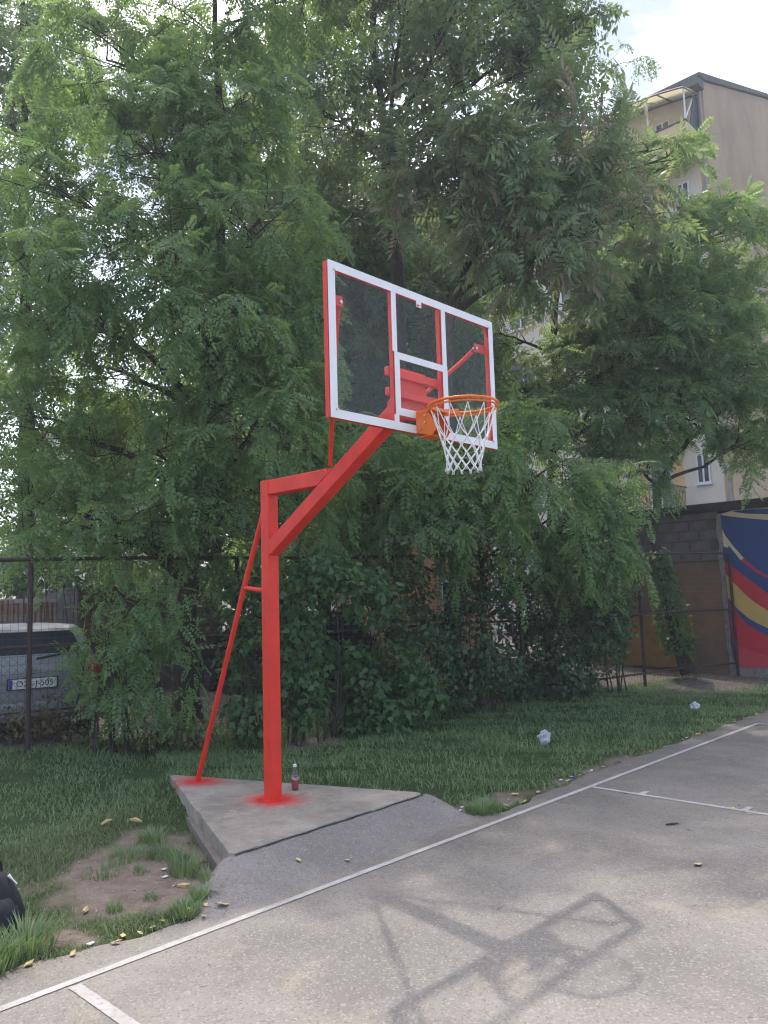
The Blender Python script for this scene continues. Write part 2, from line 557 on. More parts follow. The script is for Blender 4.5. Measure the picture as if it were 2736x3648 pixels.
cx = np.concatenate([np.array([-60, -30, -15, -9]), np.arange(-7, 11.01, 0.06), np.array([11.2])])
cv, cf = [], []
for i, x in enumerate(cx):
    e = float(edge_y(x)) + 0.012 * noise.noise(Vector((x * 9, 3, 0)))
    cv += [(x, -60, 0.0), (x, -4, 0.0), (x, e, 0.0), (x, e + 0.012, -0.05)]
    if i:
        a, b2 = 4 * (i - 1), 4 * i
        cf += [(a, b2, b2 + 1, a + 1), (a + 1, b2 + 1, b2 + 2, a + 2), (a + 2, b2 + 2, b2 + 3, a + 3)]
court = np_obj('court', cv, cf, M['asphalt'])
tag(court, 'worn grey asphalt basketball court', kind='structure')

def stripe(label, x0, x1, y0, y1, n=60, z=0.004):
    """painted marking with slightly ragged edges"""
    hor = (x1 - x0) > (y1 - y0)
    vs, fs = [], []
    for i in range(n + 1):
        t = i / n
        if hor:
            x = x0 + (x1 - x0) * t
            j = 0.0035 * noise.noise(Vector((x * 22, 1, 0)))
            vs += [(x, y0 + j, z), (x, y1 + 0.0035 * noise.noise(Vector((x * 19, 5, 0))), z)]
        else:
            y = y0 + (y1 - y0) * t
            vs += [(x0 + 0.0035 * noise.noise(Vector((y * 22, 1, 0))), y, z), (x1 + 0.0035 * noise.noise(Vector((y * 19, 5, 0))), y, z)]
        if i:
            a = 2 * (i - 1)
            fs.append((a, a + 1, a + 3, a + 2) if not hor else (a, a + 2, a + 3, a + 1))
    o = np_obj('court_line', vs, fs, M['line'])
    return tag(o, label, kind='structure')

stripe('long white baseline painted along the back edge of the court', -9, 6.85, 0.213, 0.263, 420)
stripe('white key line running away from the baseline at far right', 2.44, 2.49, -6, 0.2125, 160)
stripe('thick white key line in the near left corner of the court', -2.475, -2.415, -6, 0.19, 160)
stripe('white sideline meeting the baseline at the far corner', 6.80, 6.85, -9, 0.2125, 160)
stripe('short white hash mark on the far key line, nearer the baseline', 2.4905, 2.60, -0.275, -0.225, 6)
stripe('short white hash mark on the far key line, farther from the baseline', 2.4905, 2.61, -1.16, -1.11, 6)
stripe('short white hash mark beside the thick near key line', -2.62, -2.4905, -0.52, -0.46, 6)

# ------------------------------------------------------------------ concrete pad and asphalt ramp
def concrete_material():
    m = bpy.data.materials.new('stained_concrete')
    m.use_nodes = True
    nt = m.node_tree
    nd = nt.nodes
    b = nd['Principled BSDF']
    b.inputs['Roughness'].default_value = 0.9
    b.inputs['Specular IOR Level'].default_value = 0.25
    tc = nd.new('ShaderNodeTexCoord')
    def noise_(scale, detail=5, rough=0.6, off=(0, 0, 0)):
        n = nd.new('ShaderNodeTexNoise')
        n.inputs['Scale'].default_value = scale
        n.inputs['Detail'].default_value = detail
        n.inputs['Roughness'].default_value = rough
        mp = nd.new('ShaderNodeMapping')
        mp.inputs['Location'].default_value = off
        nt.links.new(tc.outputs['Object'], mp.inputs['Vector'])
        nt.links.new(mp.outputs['Vector'], n.inputs['Vector'])
        return n.outputs['Fac']
    def ramp(v, lo, hi, a=0.0, c=1.0):
        r = nd.new('ShaderNodeMapRange')
        for i, x in ((1, lo), (2, hi), (3, a), (4, c)):
            r.inputs[i].default_value = x
        nt.links.new(v, r.inputs[0])
        return r.outputs[0]
    def mixc(f, a, c):
        x = nd.new('ShaderNodeMix')
        x.data_type = 'RGBA'
        for s, v in ((0, f), (6, a), (7, c)):
            if hasattr(v, 'is_output'):
                nt.links.new(v, x.inputs[s])
            else:
                x.inputs[s].default_value = v
        return x.outputs[2]
    c = mixc(ramp(noise_(2.5), 0.35, 0.65), (0.215, 0.188, 0.158, 1), (0.330, 0.292, 0.240, 1))
    c = mixc(ramp(noise_(4, 6, 0.72, (3, 1, 0)), 0.54, 0.66, 0, 0.7), c, (0.40, 0.345, 0.265, 1))
    c = mixc(ramp(noise_(22, 5, 0.75), 0.55, 0.70, 0, 0.7), c, (0.125, 0.112, 0.10, 1))
    c = mixc(ramp(noise_(3.3, 6, 0.7, (7, 2, 0)), 0.52, 0.66, 0, 0.55), c, (0.155, 0.135, 0.115, 1))
    # red spray paint that missed the two posts
    wob_n = noise_(11, 9, 0.8, (5, 5, 5))
    for px, py, r0, r1 in ((0.0, 1.79, 0.11, 0.33), (0.0, 2.92, 0.07, 0.33), (0.12, 2.62, 0.0, 0.26)):
        vs = nd.new('ShaderNodeVectorMath')
        vs.operation = 'SUBTRACT'
        vs.inputs[1].default_value = (px, py, 0.14)
        nt.links.new(tc.outputs['Object'], vs.inputs[0])
        sc_ = nd.new('ShaderNodeVectorMath')
        sc_.operation = 'MULTIPLY'
        sc_.inputs[1].default_value = (1, 0.8, 0.3)
        nt.links.new(vs.outputs[0], sc_.inputs[0])
        ln = nd.new('ShaderNodeVectorMath')
        ln.operation = 'LENGTH'
        nt.links.new(sc_.outputs[0], ln.inputs[0])
        ad = nd.new('ShaderNodeMath')
        ad.operation = 'MULTIPLY_ADD'
        ad.inputs[1].default_value = -0.22
        nt.links.new(wob_n, ad.inputs[0])
        nt.links.new(ln.outputs['Value'], ad.inputs[2])
        a2 = nd.new('ShaderNodeMath')
        a2.operation = 'ADD'
        a2.inputs[1].default_value = 0.11
        nt.links.new(ad.outputs[0], a2.inputs[0])
        f = ramp(a2.outputs[0], r0, r1, 0.95 if r0 > 0 else 0.3, 0.0)
        pw = nd.new('ShaderNodeMath')
        pw.operation = 'POWER'
        pw.inputs[1].default_value = 1.7
        nt.links.new(f, pw.inputs[0])
        c = mixc(pw.outputs[0], c, (0.55, 0.022, 0.018, 1))
    nt.links.new(c, b.inputs['Base Color'])
    bp = nd.new('ShaderNodeBump')
    bp.inputs['Strength'].default_value = 0.6
    bp.inputs['Distance'].default_value = 0.008
    nt.links.new(noise_(40, 6, 0.7), bp.inputs['Height'])
    nt.links.new(bp.outputs['Normal'], b.inputs['Normal'])
    return m

M['concrete'] = concrete_material()
PAD = [(-1.08, 0.87), (0.95, 0.935), (0.0, 3.42)]
PAD_Z = 0.14
per = []
for i in range(3):
    a, b2 = Vector(PAD[i]), Vector(PAD[(i + 1) % 3])
    n = max(2, int((b2 - a).length / 0.05))
    d = (b2 - a).normalized()
    nrm = Vector((d.y, -d.x))
    for k_ in range(n):
        p = a + (b2 - a) * (k_ / n)
        j = 0.010 * noise.noise(Vector((p.x * 9, p.y * 9, i * 3.1))) + 0.006 * noise.noise(Vector((p.x * 31, p.y * 31, i)))
        if k_ == 0:
            prev = (Vector(PAD[i - 1]) - a).normalized()
            p = p + (prev + d).normalized() * 0.035
            j = 0
        p = p + nrm * j
        per.append((p.x, p.y))
mb = MB()
cxp, cyp = sum(p[0] for p in per) / len(per), sum(p[1] for p in per) / len(per)
def shrink(f):
    return [(cxp + (x - cxp) * f, cyp + (y - cyp) * f) for x, y in per]
rings = [[(x, y, -0.12) for x, y in shrink(1.004)],
         [(x, y, PAD_Z - 0.022) for x, y in per],
         [(x, y, PAD_Z - 0.006 + 0.004 * noise.noise(Vector((x * 14, y * 14, 0)))) for x, y in shrink(0.994)],
         [(x, y, PAD_Z) for x, y in shrink(0.975)],
         [(x, y, PAD_Z + 0.002 * noise.noise(Vector((x * 5, y * 5, 2)))) for x, y in shrink(0.6)],
         [(x, y, PAD_Z) for x, y in shrink(0.15)]]
mb.loft(rings)
pad = mb.build('concrete_pad', M['concrete'], org=(0, 0, 0), smooth=True)
tag(pad, 'triangular weathered concrete pad with red overspray under the hoop post', 'concrete pad')
# low footing that sticks out below the left side of the pad
mb = MB()
a, b2 = Vector((-1.08, 0.87)), Vector((0.0, 3.42))
dd = (b2 - a).normalized()
nn = Vector((-dd.y, dd.x))
p0, p1 = a + dd * 0.06, a + dd * 1.5
ring = [(p0 - nn * 0.05), (p0 + nn * 0.055), (p1 + nn * 0.04), (p1 - nn * 0.05)]
mb.loft([[(q.x, q.y, -0.13) for q in ring], [(q.x, q.y, 0.035) for q in ring]])
ft = mb.build('footing', mat('footing_concrete', (0.17, 0.145, 0.125, 1), 0.95, 0.25, 7, 0.7, 50), pad)

# asphalt ramp: a rough fillet leaning on the pad's front edge
rx = np.arange(-1.75, 1.45, 0.03)
ry = np.arange(0.26, 1.25, 0.03)
RX, RY = np.meshgrid(rx, ry)
A2, B2 = np.array(PAD[0]) + [0.0, 0.02], np.array(PAD[1]) + [0.0, 0.02]
dv = B2 - A2
tt = np.clip(((RX - A2[0]) * dv[0] + (RY - A2[1]) * dv[1]) / (dv @ dv), 0, 1)
qx, qy = A2[0] + tt * dv[0], A2[1] + tt * dv[1]
ddx, ddy = RX - qx, RY - qy
ddy = np.where(ddy > 0, ddy * 2.6, ddy)
ddx = np.where(ddx < 0, ddx * 0.95, ddx * 0.85)
xl = -1.12 - 1.05 * (0.87 - RY)
xr = 0.97 + 0.10 * (0.9 - RY)
dist = np.sqrt((0.25 * ddx) ** 2 + ddy ** 2) + 0.03 * wob(RX, RY, 2.0) + 2.2 * np.clip(xl - RX, 0, None) + 2.4 * np.clip(RX - xr, 0, None)
RZ = 0.126 * (1 - sm(dist / 0.60)) ** 1.1 + 0.0035 * wob(RX, RY, 7) - 0.006
inside = dist < 0.72
rid = np.arange(RX.size).reshape(RX.shape)
rf = np.stack([rid[:-1, :-1], rid[:-1, 1:], rid[1:, 1:], rid[1:, :-1]], -1).reshape(-1, 4)
keep = (inside.ravel()[rf].all(1)) & (RZ.ravel()[rf].max(1) > 0.0)
_u_, _inv = np.unique(rf[keep], return_inverse=True)
ramp_o = np_obj('asphalt_ramp', np.stack([RX, RY, RZ], -1).reshape(-1, 3)[_u_], _inv.reshape(-1, 4), M['ramp'], smooth=True)
tag(ramp_o, 'dark rough asphalt ramp sloping from the concrete pad to the court', kind='structure')

# near-black strip standing in for shade in the gap between ramp and pad
vs, fs = [], []
n = 90
for i in range(n + 1):
    t = i / n
    x = PAD[0][0] + 0.03 + (PAD[1][0] - PAD[0][0] - 0.06) * t
    y = PAD[0][1] - 0.004 + (PAD[1][1] - PAD[0][1]) * t
    w = 0.006 + 0.009 * abs(noise.noise(Vector((x * 6, 0, 3))))
    j = 0.006 * noise.noise(Vector((x * 14, 2, 0)))
    jz = (int(round((y - 0.04 - 0.26) / 0.03)), int(round((x + 1.75) / 0.03)))
    zz_ = max(float(RZ[jz[0]:jz[0] + 3, jz[1] - 1:jz[1] + 2].max()), 0.10) + 0.004
    vs += [(x, y + j - w, zz_), (x, y + j + w * 0.6, zz_ + 0.003)]
    if i:
        fs.append((2 * i - 2, 2 * i, 2 * i + 1, 2 * i - 1))
np_obj('joint_gap', vs, fs, mat('dark_joint', (0.018, 0.016, 0.014, 1), 1.0), pad)

# ------------------------------------------------------------------ basketball hoop
hoop = thing('basketball_hoop', 'bright red steel basketball hoop with clear backboard, orange rim and white net', 'basketball hoop', (0, 1.79, PAD_Z))
mb = MB()
mb.box(-0.055, 0.055, 1.735, 1.845, PAD_Z - 0.01, 2.83, 0.006)
mb.build('post', M['red'], hoop)
mb = MB()
mb.box(-0.085, 0.085, 1.705, 1.875, PAD_Z - 0.002, PAD_Z + 0.008)
mb.build('base_plate', M['red'], hoop)
mb = MB()
mb.beam((0, 1.736, 2.764), (0, 0.985, 2.764), (1, 0, 0), 0.106, 0.126, 0.006)
mb.build('top_beam', M['red'], hoop)
mb = MB()
# the upper edge of the arm runs z = 2.84 + 0.62 * (0.876 - y)
ang = math.atan(0.62)
hh = 0.118
def arm_c(y):
    return 2.84 + 0.62 * (0.876 - y) - hh / 2 / math.cos(ang)
mb.beam((0, 1.75, arm_c(1.75)), (0, 0.125, arm_c(0.125)), (1, 0, 0), 0.112, hh, 0.006)
mb.build('diagonal_arm', M['red'], hoop)
# weld beads where arm and beam meet the post, and where arm meets beam
mb = MB()
for s in (-1, 1):
    for (y0, z0), (y1, z1) in (((1.737, 2.165), (1.737, 2.300)), ((1.737, 2.703), (1.737, 2.826)), ((1.105, 2.703), (0.905, 2.824))):
        pts = []
        for k in range(15):
            t = k / 14
            pts.append((s * (0.0545 + 0.0015 * noise.noise(Vector((k * 1.7, z0, s)))), y0 + (y1 - y0) * t + 0.002 * noise.noise(Vector((k * 2.1, 0, z0))), z0 + (z1 - z0) * t))
        mb.tube(pts, 0.0045, 5)
wb = mb.build('weld_beads', M['red'], hoop, smooth='all')
wb['kind'] = 'stuff'
# ladder brace behind the post
mb = MB()
mb.tube([(0, 2.92, PAD_Z - 0.005), (0, 2.17, 1.905), (0, 1.853, 2.60)], 0.0235, 12)
mb.build('rear_brace', M['red'], hoop, smooth=True)
mb = MB()
mb.tube([(0, 2.165, 1.915), (0, 1.84, 1.875)], 0.021, 12)
mb.build('cross_tube', M['red'], hoop, smooth=True)

# backboard: steel frame behind a clear sheet, white paint on the front
BZ0, BZ1 = 2.9415, 3.9915
frame = MB()
frame.box(-0.897, -0.857, 0.009, 0.047, BZ0 + 0.003, BZ1 - 0.003)
frame.box(0.857, 0.897, 0.009, 0.047, BZ0 + 0.003, BZ1 - 0.003)
frame.box(-0.857, 0.857, 0.010, 0.046, BZ1 - 0.043, BZ1 - 0.004)
frame.box(-0.857, 0.857, 0.010, 0.046, BZ0 + 0.004, BZ0 + 0.043)
fr = frame.build('board_frame', M['red'], hoop)
for s in (-1, 1):
    mb = MB()
    mb.box(s * 0.262 - 0.022, s * 0.262 + 0.022, 0.011, 0.045, BZ0 + 0.043, BZ1 - 0.043)
    mb.build('frame_upright', M['red'], hoop)
for z0, z1 in ((3.343, 3.403), (3.200, 3.255)):
    mb = MB()
    mb.box(-0.30, 0.30, 0.046, 0.084, z0, z1, 0.004)
    mb.build('cross_bar', M['red'], hoop)
mb = MB()
mb.box(-0.145, 0.145, 0.085, 0.099, 3.06, 3.43)
mb.prism([(0.098, 3.41), (0.098, 3.33), (0.30, 3.20), (0.30, 3.23)], -0.05, -0.04, 'x')
mb.prism([(0.098, 3.41), (0.098, 3.33), (0.30, 3.20), (0.30, 3.23)], 0.04, 0.05, 'x')
mb.build('mounting_plate', M['red'], hoop)
for sx in (-1, 1):
    for top in (0, 1):
        x0, z0 = sx * 0.858, (BZ1 - 0.042) if top else (BZ0 + 0.042)
        dz = -1 if top else 1
        mb = MB()
        mb.prism([(x0, z0), (x0 - sx * 0.085, z0), (x0, z0 + dz * 0.085)], 0.012, 0.018, 'y')
        g = mb.build('corner_gusset', M['red'], hoop)
        bx_, bz_ = x0 - sx * 0.012, z0 + dz * 0.016
        mb = MB()
        mb.tube([(bx_, -0.0135, bz_), (bx_, 0.022, bz_)], 0.0085, 8)
        mb.build('bolt', M['bolt'], g)
    # slanting stay from the arm to the side of the frame
    mb = MB()
    mb.tube([(sx * 0.062, 0.93, 2.845), (sx * 0.735, 0.085, 3.725)], 0.0165, 10)
    mb.beam((sx * 0.70, 0.13, 3.68), (sx * 0.765, 0.062, 3.765), (1, 0, 0), 0.045, 0.012)
    st = mb.build('stay', M['red'], hoop, smooth=True)
    mb = MB()
    mb.box(min(sx * 0.72, sx * 0.858), max(sx * 0.72, sx * 0.858), 0.047, 0.053, 3.725, 3.795)
    lug = mb.build('stay_lug', M['red'], hoop)
    mb = MB()
    mb.tube([(sx * 0.742, 0.038, 3.755), (sx * 0.742, 0.075, 3.755)], 0.013, 8)
    mb.build('bolt', M['bolt'], lug)

def glass_material():
    m = bpy.data.materials.new('dusty_clear_sheet')
    m.use_nodes = True
    nt = m.node_tree
    nd = nt.nodes
    nd.remove(nd['Principled BSDF'])
    tr = nd.new('ShaderNodeBsdfTransparent')
    tr.inputs['Color'].default_value = (0.99, 0.995, 0.985, 1)
    gl = nd.new('ShaderNodeBsdfGlossy')
    gl.inputs['Roughness'].default_value = 0.04
    di = nd.new('ShaderNodeBsdfDiffuse')
    di.inputs['Color'].default_value = (0.46, 0.50, 0.38, 1)
    fr_ = nd.new('ShaderNodeValue')
    fr_.outputs[0].default_value = 0.014
    m1 = nd.new('ShaderNodeMixShader')
    nt.links.new(fr_.outputs[0], m1.inputs[0])
    nt.links.new(tr.outputs[0], m1.inputs[1])
    nt.links.new(gl.outputs[0], m1.inputs[2])
    tc = nd.new('ShaderNodeTexCoord')
    mp = nd.new('ShaderNodeMapping')
    mp.inputs['Scale'].default_value = (16, 1, 1.6)
    no = nd.new('ShaderNodeTexNoise')
    no.inputs['Scale'].default_value = 1.6
    no.inputs['Detail'].default_value = 7
    no.inputs['Roughness'].default_value = 0.65
    rp = nd.new('ShaderNodeMapRange')
    rp.inputs[1].default_value = 0.35
    rp.inputs[2].default_value = 0.80
    rp.inputs[3].default_value = 0.004
    rp.inputs[4].default_value = 0.05
    nt.links.new(tc.outputs['Object'], mp.inputs['Vector'])
    nt.links.new(mp.outputs['Vector'], no.inputs['Vector'])
    nt.links.new(no.outputs['Fac'], rp.inputs[0])
    m2 = nd.new('ShaderNodeMixShader')
    nt.links.new(rp.outputs[0], m2.inputs[0])
    nt.links.new(m1.outputs[0], m2.inputs[1])
    nt.links.new(di.outputs[0], m2.inputs[2])
    nt.links.new(m2.outputs[0], nd['Material Output'].inputs['Surface'])
    return m

mb = MB()
mb.box(-0.90, 0.90, -0.004, 0.008, BZ0, BZ1)
board = mb.build('backboard', glass_material(), hoop)
mk = MB()
yA, yB = -0.0062, -0.0043
mk.box(-0.9, 0.9, yA, yB, BZ1 - 0.058, BZ1)
mk.box(-0.9, 0.9, yA, yB, BZ0, BZ0 + 0.058)
mk.box(-0.9, -0.838, yA, yB, BZ0 + 0.058, BZ1 - 0.058)
mk.box(0.845, 0.9, yA, yB, BZ0 + 0.058, BZ1 - 0.058)
mk.build('white_border', M['white'], board)
mk = MB()
mk.box(-0.285, 0.299, yA, yB, 3.453, 3.503)
mk.box(-0.285, -0.233, yA, yB, 3.103, 3.453)
mk.box(0.245, 0.299, yA, yB, 3.103, 3.453)
mk.box(-0.285, 0.299, yA, yB, 3.050, 3.103)
mk.build('target_rectangle', M['white'], board)
for x0, x1 in ((-0.302, -0.254), (0.247, 0.295)):
    mk = MB()
    mk.box(x0, x1, yA, yB, 3.503, BZ1 - 0.0585)
    mk.build('white_strip', M['white'], board)
    mk = MB()
    mk.box(x0, x1, yA, yB, BZ0 + 0.0585, 3.0495)
    mk.build('white_strip', M['white'], board)
lab = MB()
lab.box(-0.033, 0.022, -0.0068, -0.0044, 3.888, 3.932)
st = lab.build('maker_sticker', M['white'], board)
lab = MB()
lab.box(-0.028, -0.006, -0.0076, -0.0069, 3.893, 3.908)
lab.box(-0.002, 0.016, -0.0076, -0.0069, 3.902, 3.908)
lab.build('sticker_print', M['red'], board)

# rim
RZ_, RYc = 3.0915, -0.375
rim = MB()
ring_pts = [(0.235 * math.cos(2 * math.pi * k / 48), RYc + 0.235 * math.sin(2 * math.pi * k / 48), RZ_) for k in range(48)]
def torus(m_, r, z, rr, n=48, q=8, cy=RYc):
    vs, fs = [], []
    for i in range(n):
        a = 2 * math.pi * i / n
        for j in range(q):
            b_ = 2 * math.pi * j / q
            vs.append(((r + rr * math.cos(b_)) * math.cos(a), cy + (r + rr * math.cos(b_)) * math.sin(a), z + rr * math.sin(b_)))
            fs.append((i * q + j, ((i + 1) % n) * q + j, ((i + 1) % n) * q + (j + 1) % q, i * q + (j + 1) % q))
    m_.add(vs, fs)
torus(rim, 0.234, RZ_, 0.0095)
torus(rim, 0.230, RZ_ - 0.024, 0.0065)
rim_o = rim.build('rim', M['orange'], hoop, smooth='all')
hk = MB()
for i in range(12):
    a = 2 * math.pi * (i + 0.5) / 12
    c, s = math.cos(a), math.sin(a)
    hk.tube([(0.232 * c, RYc + 0.232 * s, RZ_ - 0.004), (0.226 * c, RYc + 0.226 * s, RZ_ - 0.036), (0.236 * c, RYc + 0.236 * s, RZ_ - 0.030)], 0.0032, 5)
hk.build('net_hooks', M['orange'], rim_o)['kind'] = 'stuff'
br = MB()
br.box(-0.080, 0.080, -0.020, -0.0075, 2.942, 3.098)
br.prism([(-0.086, -0.020), (0.086, -0.020), (0.086, -0.11), (0.15, -0.195), (0.11, -0.185), (-0.11, -0.185), (-0.15, -0.195), (-0.086, -0.11)], 3.078, 3.100, 'z')
for s in (-1, 1):
    br.prism([(-0.020, 3.0785), (-0.020, 2.942), (-0.15, 2.905), (-0.195, 2.952), (-0.130, 3.0785)], s * 0.080 - 0.003, s * 0.080 + 0.003, 'x')
    br.beam((s * 0.083, -0.115, 3.098), (s * 0.158, -0.21, 3.098), (0, 0, 1), 0.045, 0.006)
br.prism([(-0.077, -0.020), (0.077, -0.020), (0.077, -0.14), (-0.077, -0.14)], 2.909, 2.914, 'z')
brk = br.build('rim_bracket', M['orange'], rim_o)
for y, z in ((-0.097, 3.055), (-0.094, 3.005), (-0.053, 2.966)):
    for s in (-1, 1):
        b_ = MB()
        b_.tube([(s * 0.082, y, z), (s * 0.091, y, z)], 0.009, 8)
        b_.build('bolt', M['bolt'], rim_o)
# net
net = MB()
rows = [(3.060, 0.226), (2.905, 0.176), (2.845, 0.157), (2.790, 0.139), (2.738, 0.126), (2.690, 0.119), (2.645, 0.118)]
def knot(r_, i):
    z, r = rows[r_]
    a = 2 * math.pi * (i + (0.5 if r_ % 2 == 0 else 0.0)) / 12
    j = noise.noise(Vector((i * 3.1, r_ * 1.7, 0.5)))
    k = r_ / 6
    return Vector((r * (1 + 0.07 * j * k) * math.cos(a) - 0.012 * k, RYc + r * (1 + 0.07 * j * k) * math.sin(a) + 0.01 * k, z + 0.010 * k * noise.noise(Vector((i * 2.3, r_, 4)))))
for r_ in range(6):
    for i in range(12):
        for d in ((0, 1) if r_ % 2 == 0 else (-1, 0)):
            p, q = knot(r_, i), knot(r_ + 1, (i + d) % 12)
            if abs((p - q).length) > 0.4:
                continue
            m_ = (p + q) / 2 + Vector((0, 0, -0.004))
            net.tube([p, m_, q], 0.0042 if r_ else 0.0036, 5, False)
    if r_ > 0:
        for i in range(12):
            p = knot(r_, i)
            net.tube([p + Vector((0, 0, 0.008)), p, p - Vector((0, 0, 0.008))], [0.002, 0.0072, 0.002], 5)
for i in range(12):
    p = knot(6, i)
    net.tube([p + Vector((-0.008, 0, 0.004)), p + Vector((-0.007, 0, -0.02)), p + Vector((0.007, 0, -0.02)), p + Vector((0.008, 0, 0.004))], 0.004, 5)
net.build('net', M['net'], hoop, smooth='all')

# ------------------------------------------------------------------ fence
fence = thing('wire_fence', 'dark rusty wire mesh fence on steel posts behind the hoop', 'fence', (3.0, fence_y(3.0), 0.2))
fd = Vector((1, FS, 0)).normalized()
def fz(x):
    return float(zg(np.array(x), np.array(fence_y(x))))
def ftop(x):
    return 2.33 + 0.012 * (x + 0.6)
px_posts = [-7.7, -5.33, -2.97, -0.6, 1.76, 4.1, 6.45, 9.25, 11.93]
for i, x in enumerate(px_posts):
    y = fence_y(x)
    mb = MB()
    lean = 0.02 * math.sin(i * 2.1)
    mb.tube([(x, y, fz(x) - 0.05), (x + lean * 0.5, y, 1.3), (x + lean, y, ftop(x) + 0.015)], 0.030, 8)
    mb.build('post', M['dark_steel'], fence)
for i in range(len(px_posts) - 1):
    xa, xb = px_posts[i], px_posts[i + 1]
    for hgt in (0, 1, 2):
        if hgt == 2 and i not in (6, 7):
            continue
        za = (ftop(xa), 1.37, 0.33)[hgt]
        zb = (ftop(xb), 1.37, 0.33)[hgt]
        sag = 0.02 * math.sin(i * 3.3)
        mb = MB()
        xm = (xa + xb) / 2
        mb.tube([(xa, fence_y(xa) - 0.008, za), (xm, fence_y(xm) - 0.008, (za + zb) / 2 - sag), (xb, fence_y(xb) - 0.008, zb)], 0.024 if hgt == 0 else 0.02, 6)
        mb.build('rail', M['dark_steel'], fence)
wires = MB()
x = -7.7
wi = 0
while x < 11.95:
    y = fence_y(x) - 0.03
    z0, z1 = fz(x) + 0.05, ftop(x) - 0.02
    if x > 9.25: z1 = 2.33
    o = 0.015 * noise.noise(Vector((x * 3, 0, 0)))
    wires.tube([(x, y, z0), (x + o, y - abs(o) * 0.6, (z0 + z1) / 2), (x + o * 0.3, y, z1)], 0.0021, 3, False)
    x += 0.075
zz = 0.32
while zz < 2.3:
    pts = []
    for k in range(0, 66):
        x = -7.7 + k * 0.3
        pts.append((x, fence_y(x) - 0.033 - 0.01 * abs(noise.noise(Vector((x, zz, 0)))), zz + 0.014 * noise.noise(Vector((x * 1.3, zz * 4, 2)))))
    wires.tube(pts, 0.0021, 3, False)
    zz += 0.095
# older diamond mesh hung in front of the left bays
for k in range(-30, 70):
    for s in (-1, 1):
        x0 = -5.6 + k * 0.085
        x1 = x0 + s * 0.95
        if min(x0, x1) < -5.6 or max(x0, x1) > 0.1:
            continue
        wires.tube([(x0, fence_y(x0) + 0.03, 0.35), (x1, fence_y(x1) + 0.03, 1.36)], 0.0017, 3, False)
wm = wires.build('wire_mesh', M['wire'], fence)
wm['kind'] = 'stuff'

# ------------------------------------------------------------------ garage with the mural
XS = 12.0
garage = thing('garage', 'low block garage with dark flat roof edge and painted mural end', 'garage', (XS, 2.4, 0.1))
M['render_brown'] = mat('brown_render', (0.250, 0.140, 0.075, 1), 0.9, color2=(0.130, 0.098, 0.080, 1), noise_scale=1.4, bump=0.5, bump_scale=25)
M['block'] = mat('grey_block', (0.185, 0.160, 0.152, 1), 0.95, color2=(0.120, 0.104, 0.100, 1), noise_scale=5, bump=0.7, bump_scale=40)
M['mortar'] = mat('mortar', (0.105, 0.092, 0.086, 1), 0.95, 0.2, 10, 0.5, 40)
M['plaster_edge'] = mat('rough_plaster_edge', (0.24, 0.215, 0.195, 1), 0.95, 0.3, 9, 0.9, 22)
mb = MB()
mb.box(XS + 0.03, 16.5, -6, 6.2, -0.05, 3.32)
mb.build('wall', M['mortar'], garage)
mb = MB()
mb.prism([(-6.2, 3.30), (6.4, 3.50), (6.4, 3.42), (6.2, 3.415), (-6.2, 3.19)], XS - 0.10, 16.8, 'x')
mb.build('roof_slab', mat('roof_felt', (0.045, 0.042, 0.043, 1), 0.8, 0.3, 4), garage)
mb = MB()
mb.prism([(-6.2, 3.50), (6.45, 3.53), (6.45, 3.43), (-6.2, 3.40)], XS - 0.14, XS - 0.101, 'x')
mb.build('fascia_board', mat('dark_fascia', (0.040, 0.036, 0.038, 1), 0.7, 0.2, 3), garage)
# hollow blocks laid in courses, upper part of the wall
bh, bw = 0.20, 0.40
blk = None
for r_ in range(5):
    z0 = 2.36 + r_ * (bh + 0.012)
    if z0 + bh > 3.36:
        h_ = 0.14
    y = 2.52 + (0.2 if r_ % 2 else 0.0)
    first = True
    while y < 6.1:
        y1 = min(y + bw, 6.15)
        if blk is None:
            mb = MB()
            mb.box(XS, XS + 0.05, y, y + bw, z0, z0 + bh, 0.006)
            blk = mb.build('block', M['block'], garage, org=None)
            blk.location = (0, 0, 0)
            base_y, base_z = y, z0
        else:
            o = blk.copy()
            COL.objects.link(o)
            o.parent = garage
            o.location = (random.uniform(-0.006, 0.008), y - base_y, z0 - base_z)
        y += bw + 0.013
if True:
    mb = MB()
    n = 40
    vs, fs = [], []
    for i in range(n + 1):
        y = 2.52 + (6.15 - 2.52) * i / n
        zt = 2.34 + 0.05 * noise.noise(Vector((y * 2.5, 0, 0)))
        vs += [(XS + 0.012, y, -0.05), (XS + 0.012, y, zt), (XS + 0.035, y, zt + 0.01)]
        if i:
            a = 3 * (i - 1)
            fs += [(a, a + 3, a + 4, a + 1), (a + 1, a + 4, a + 5, a + 2)]
    mb.add(vs, fs)
    mb.build('brown_render', M['render_brown'], garage)
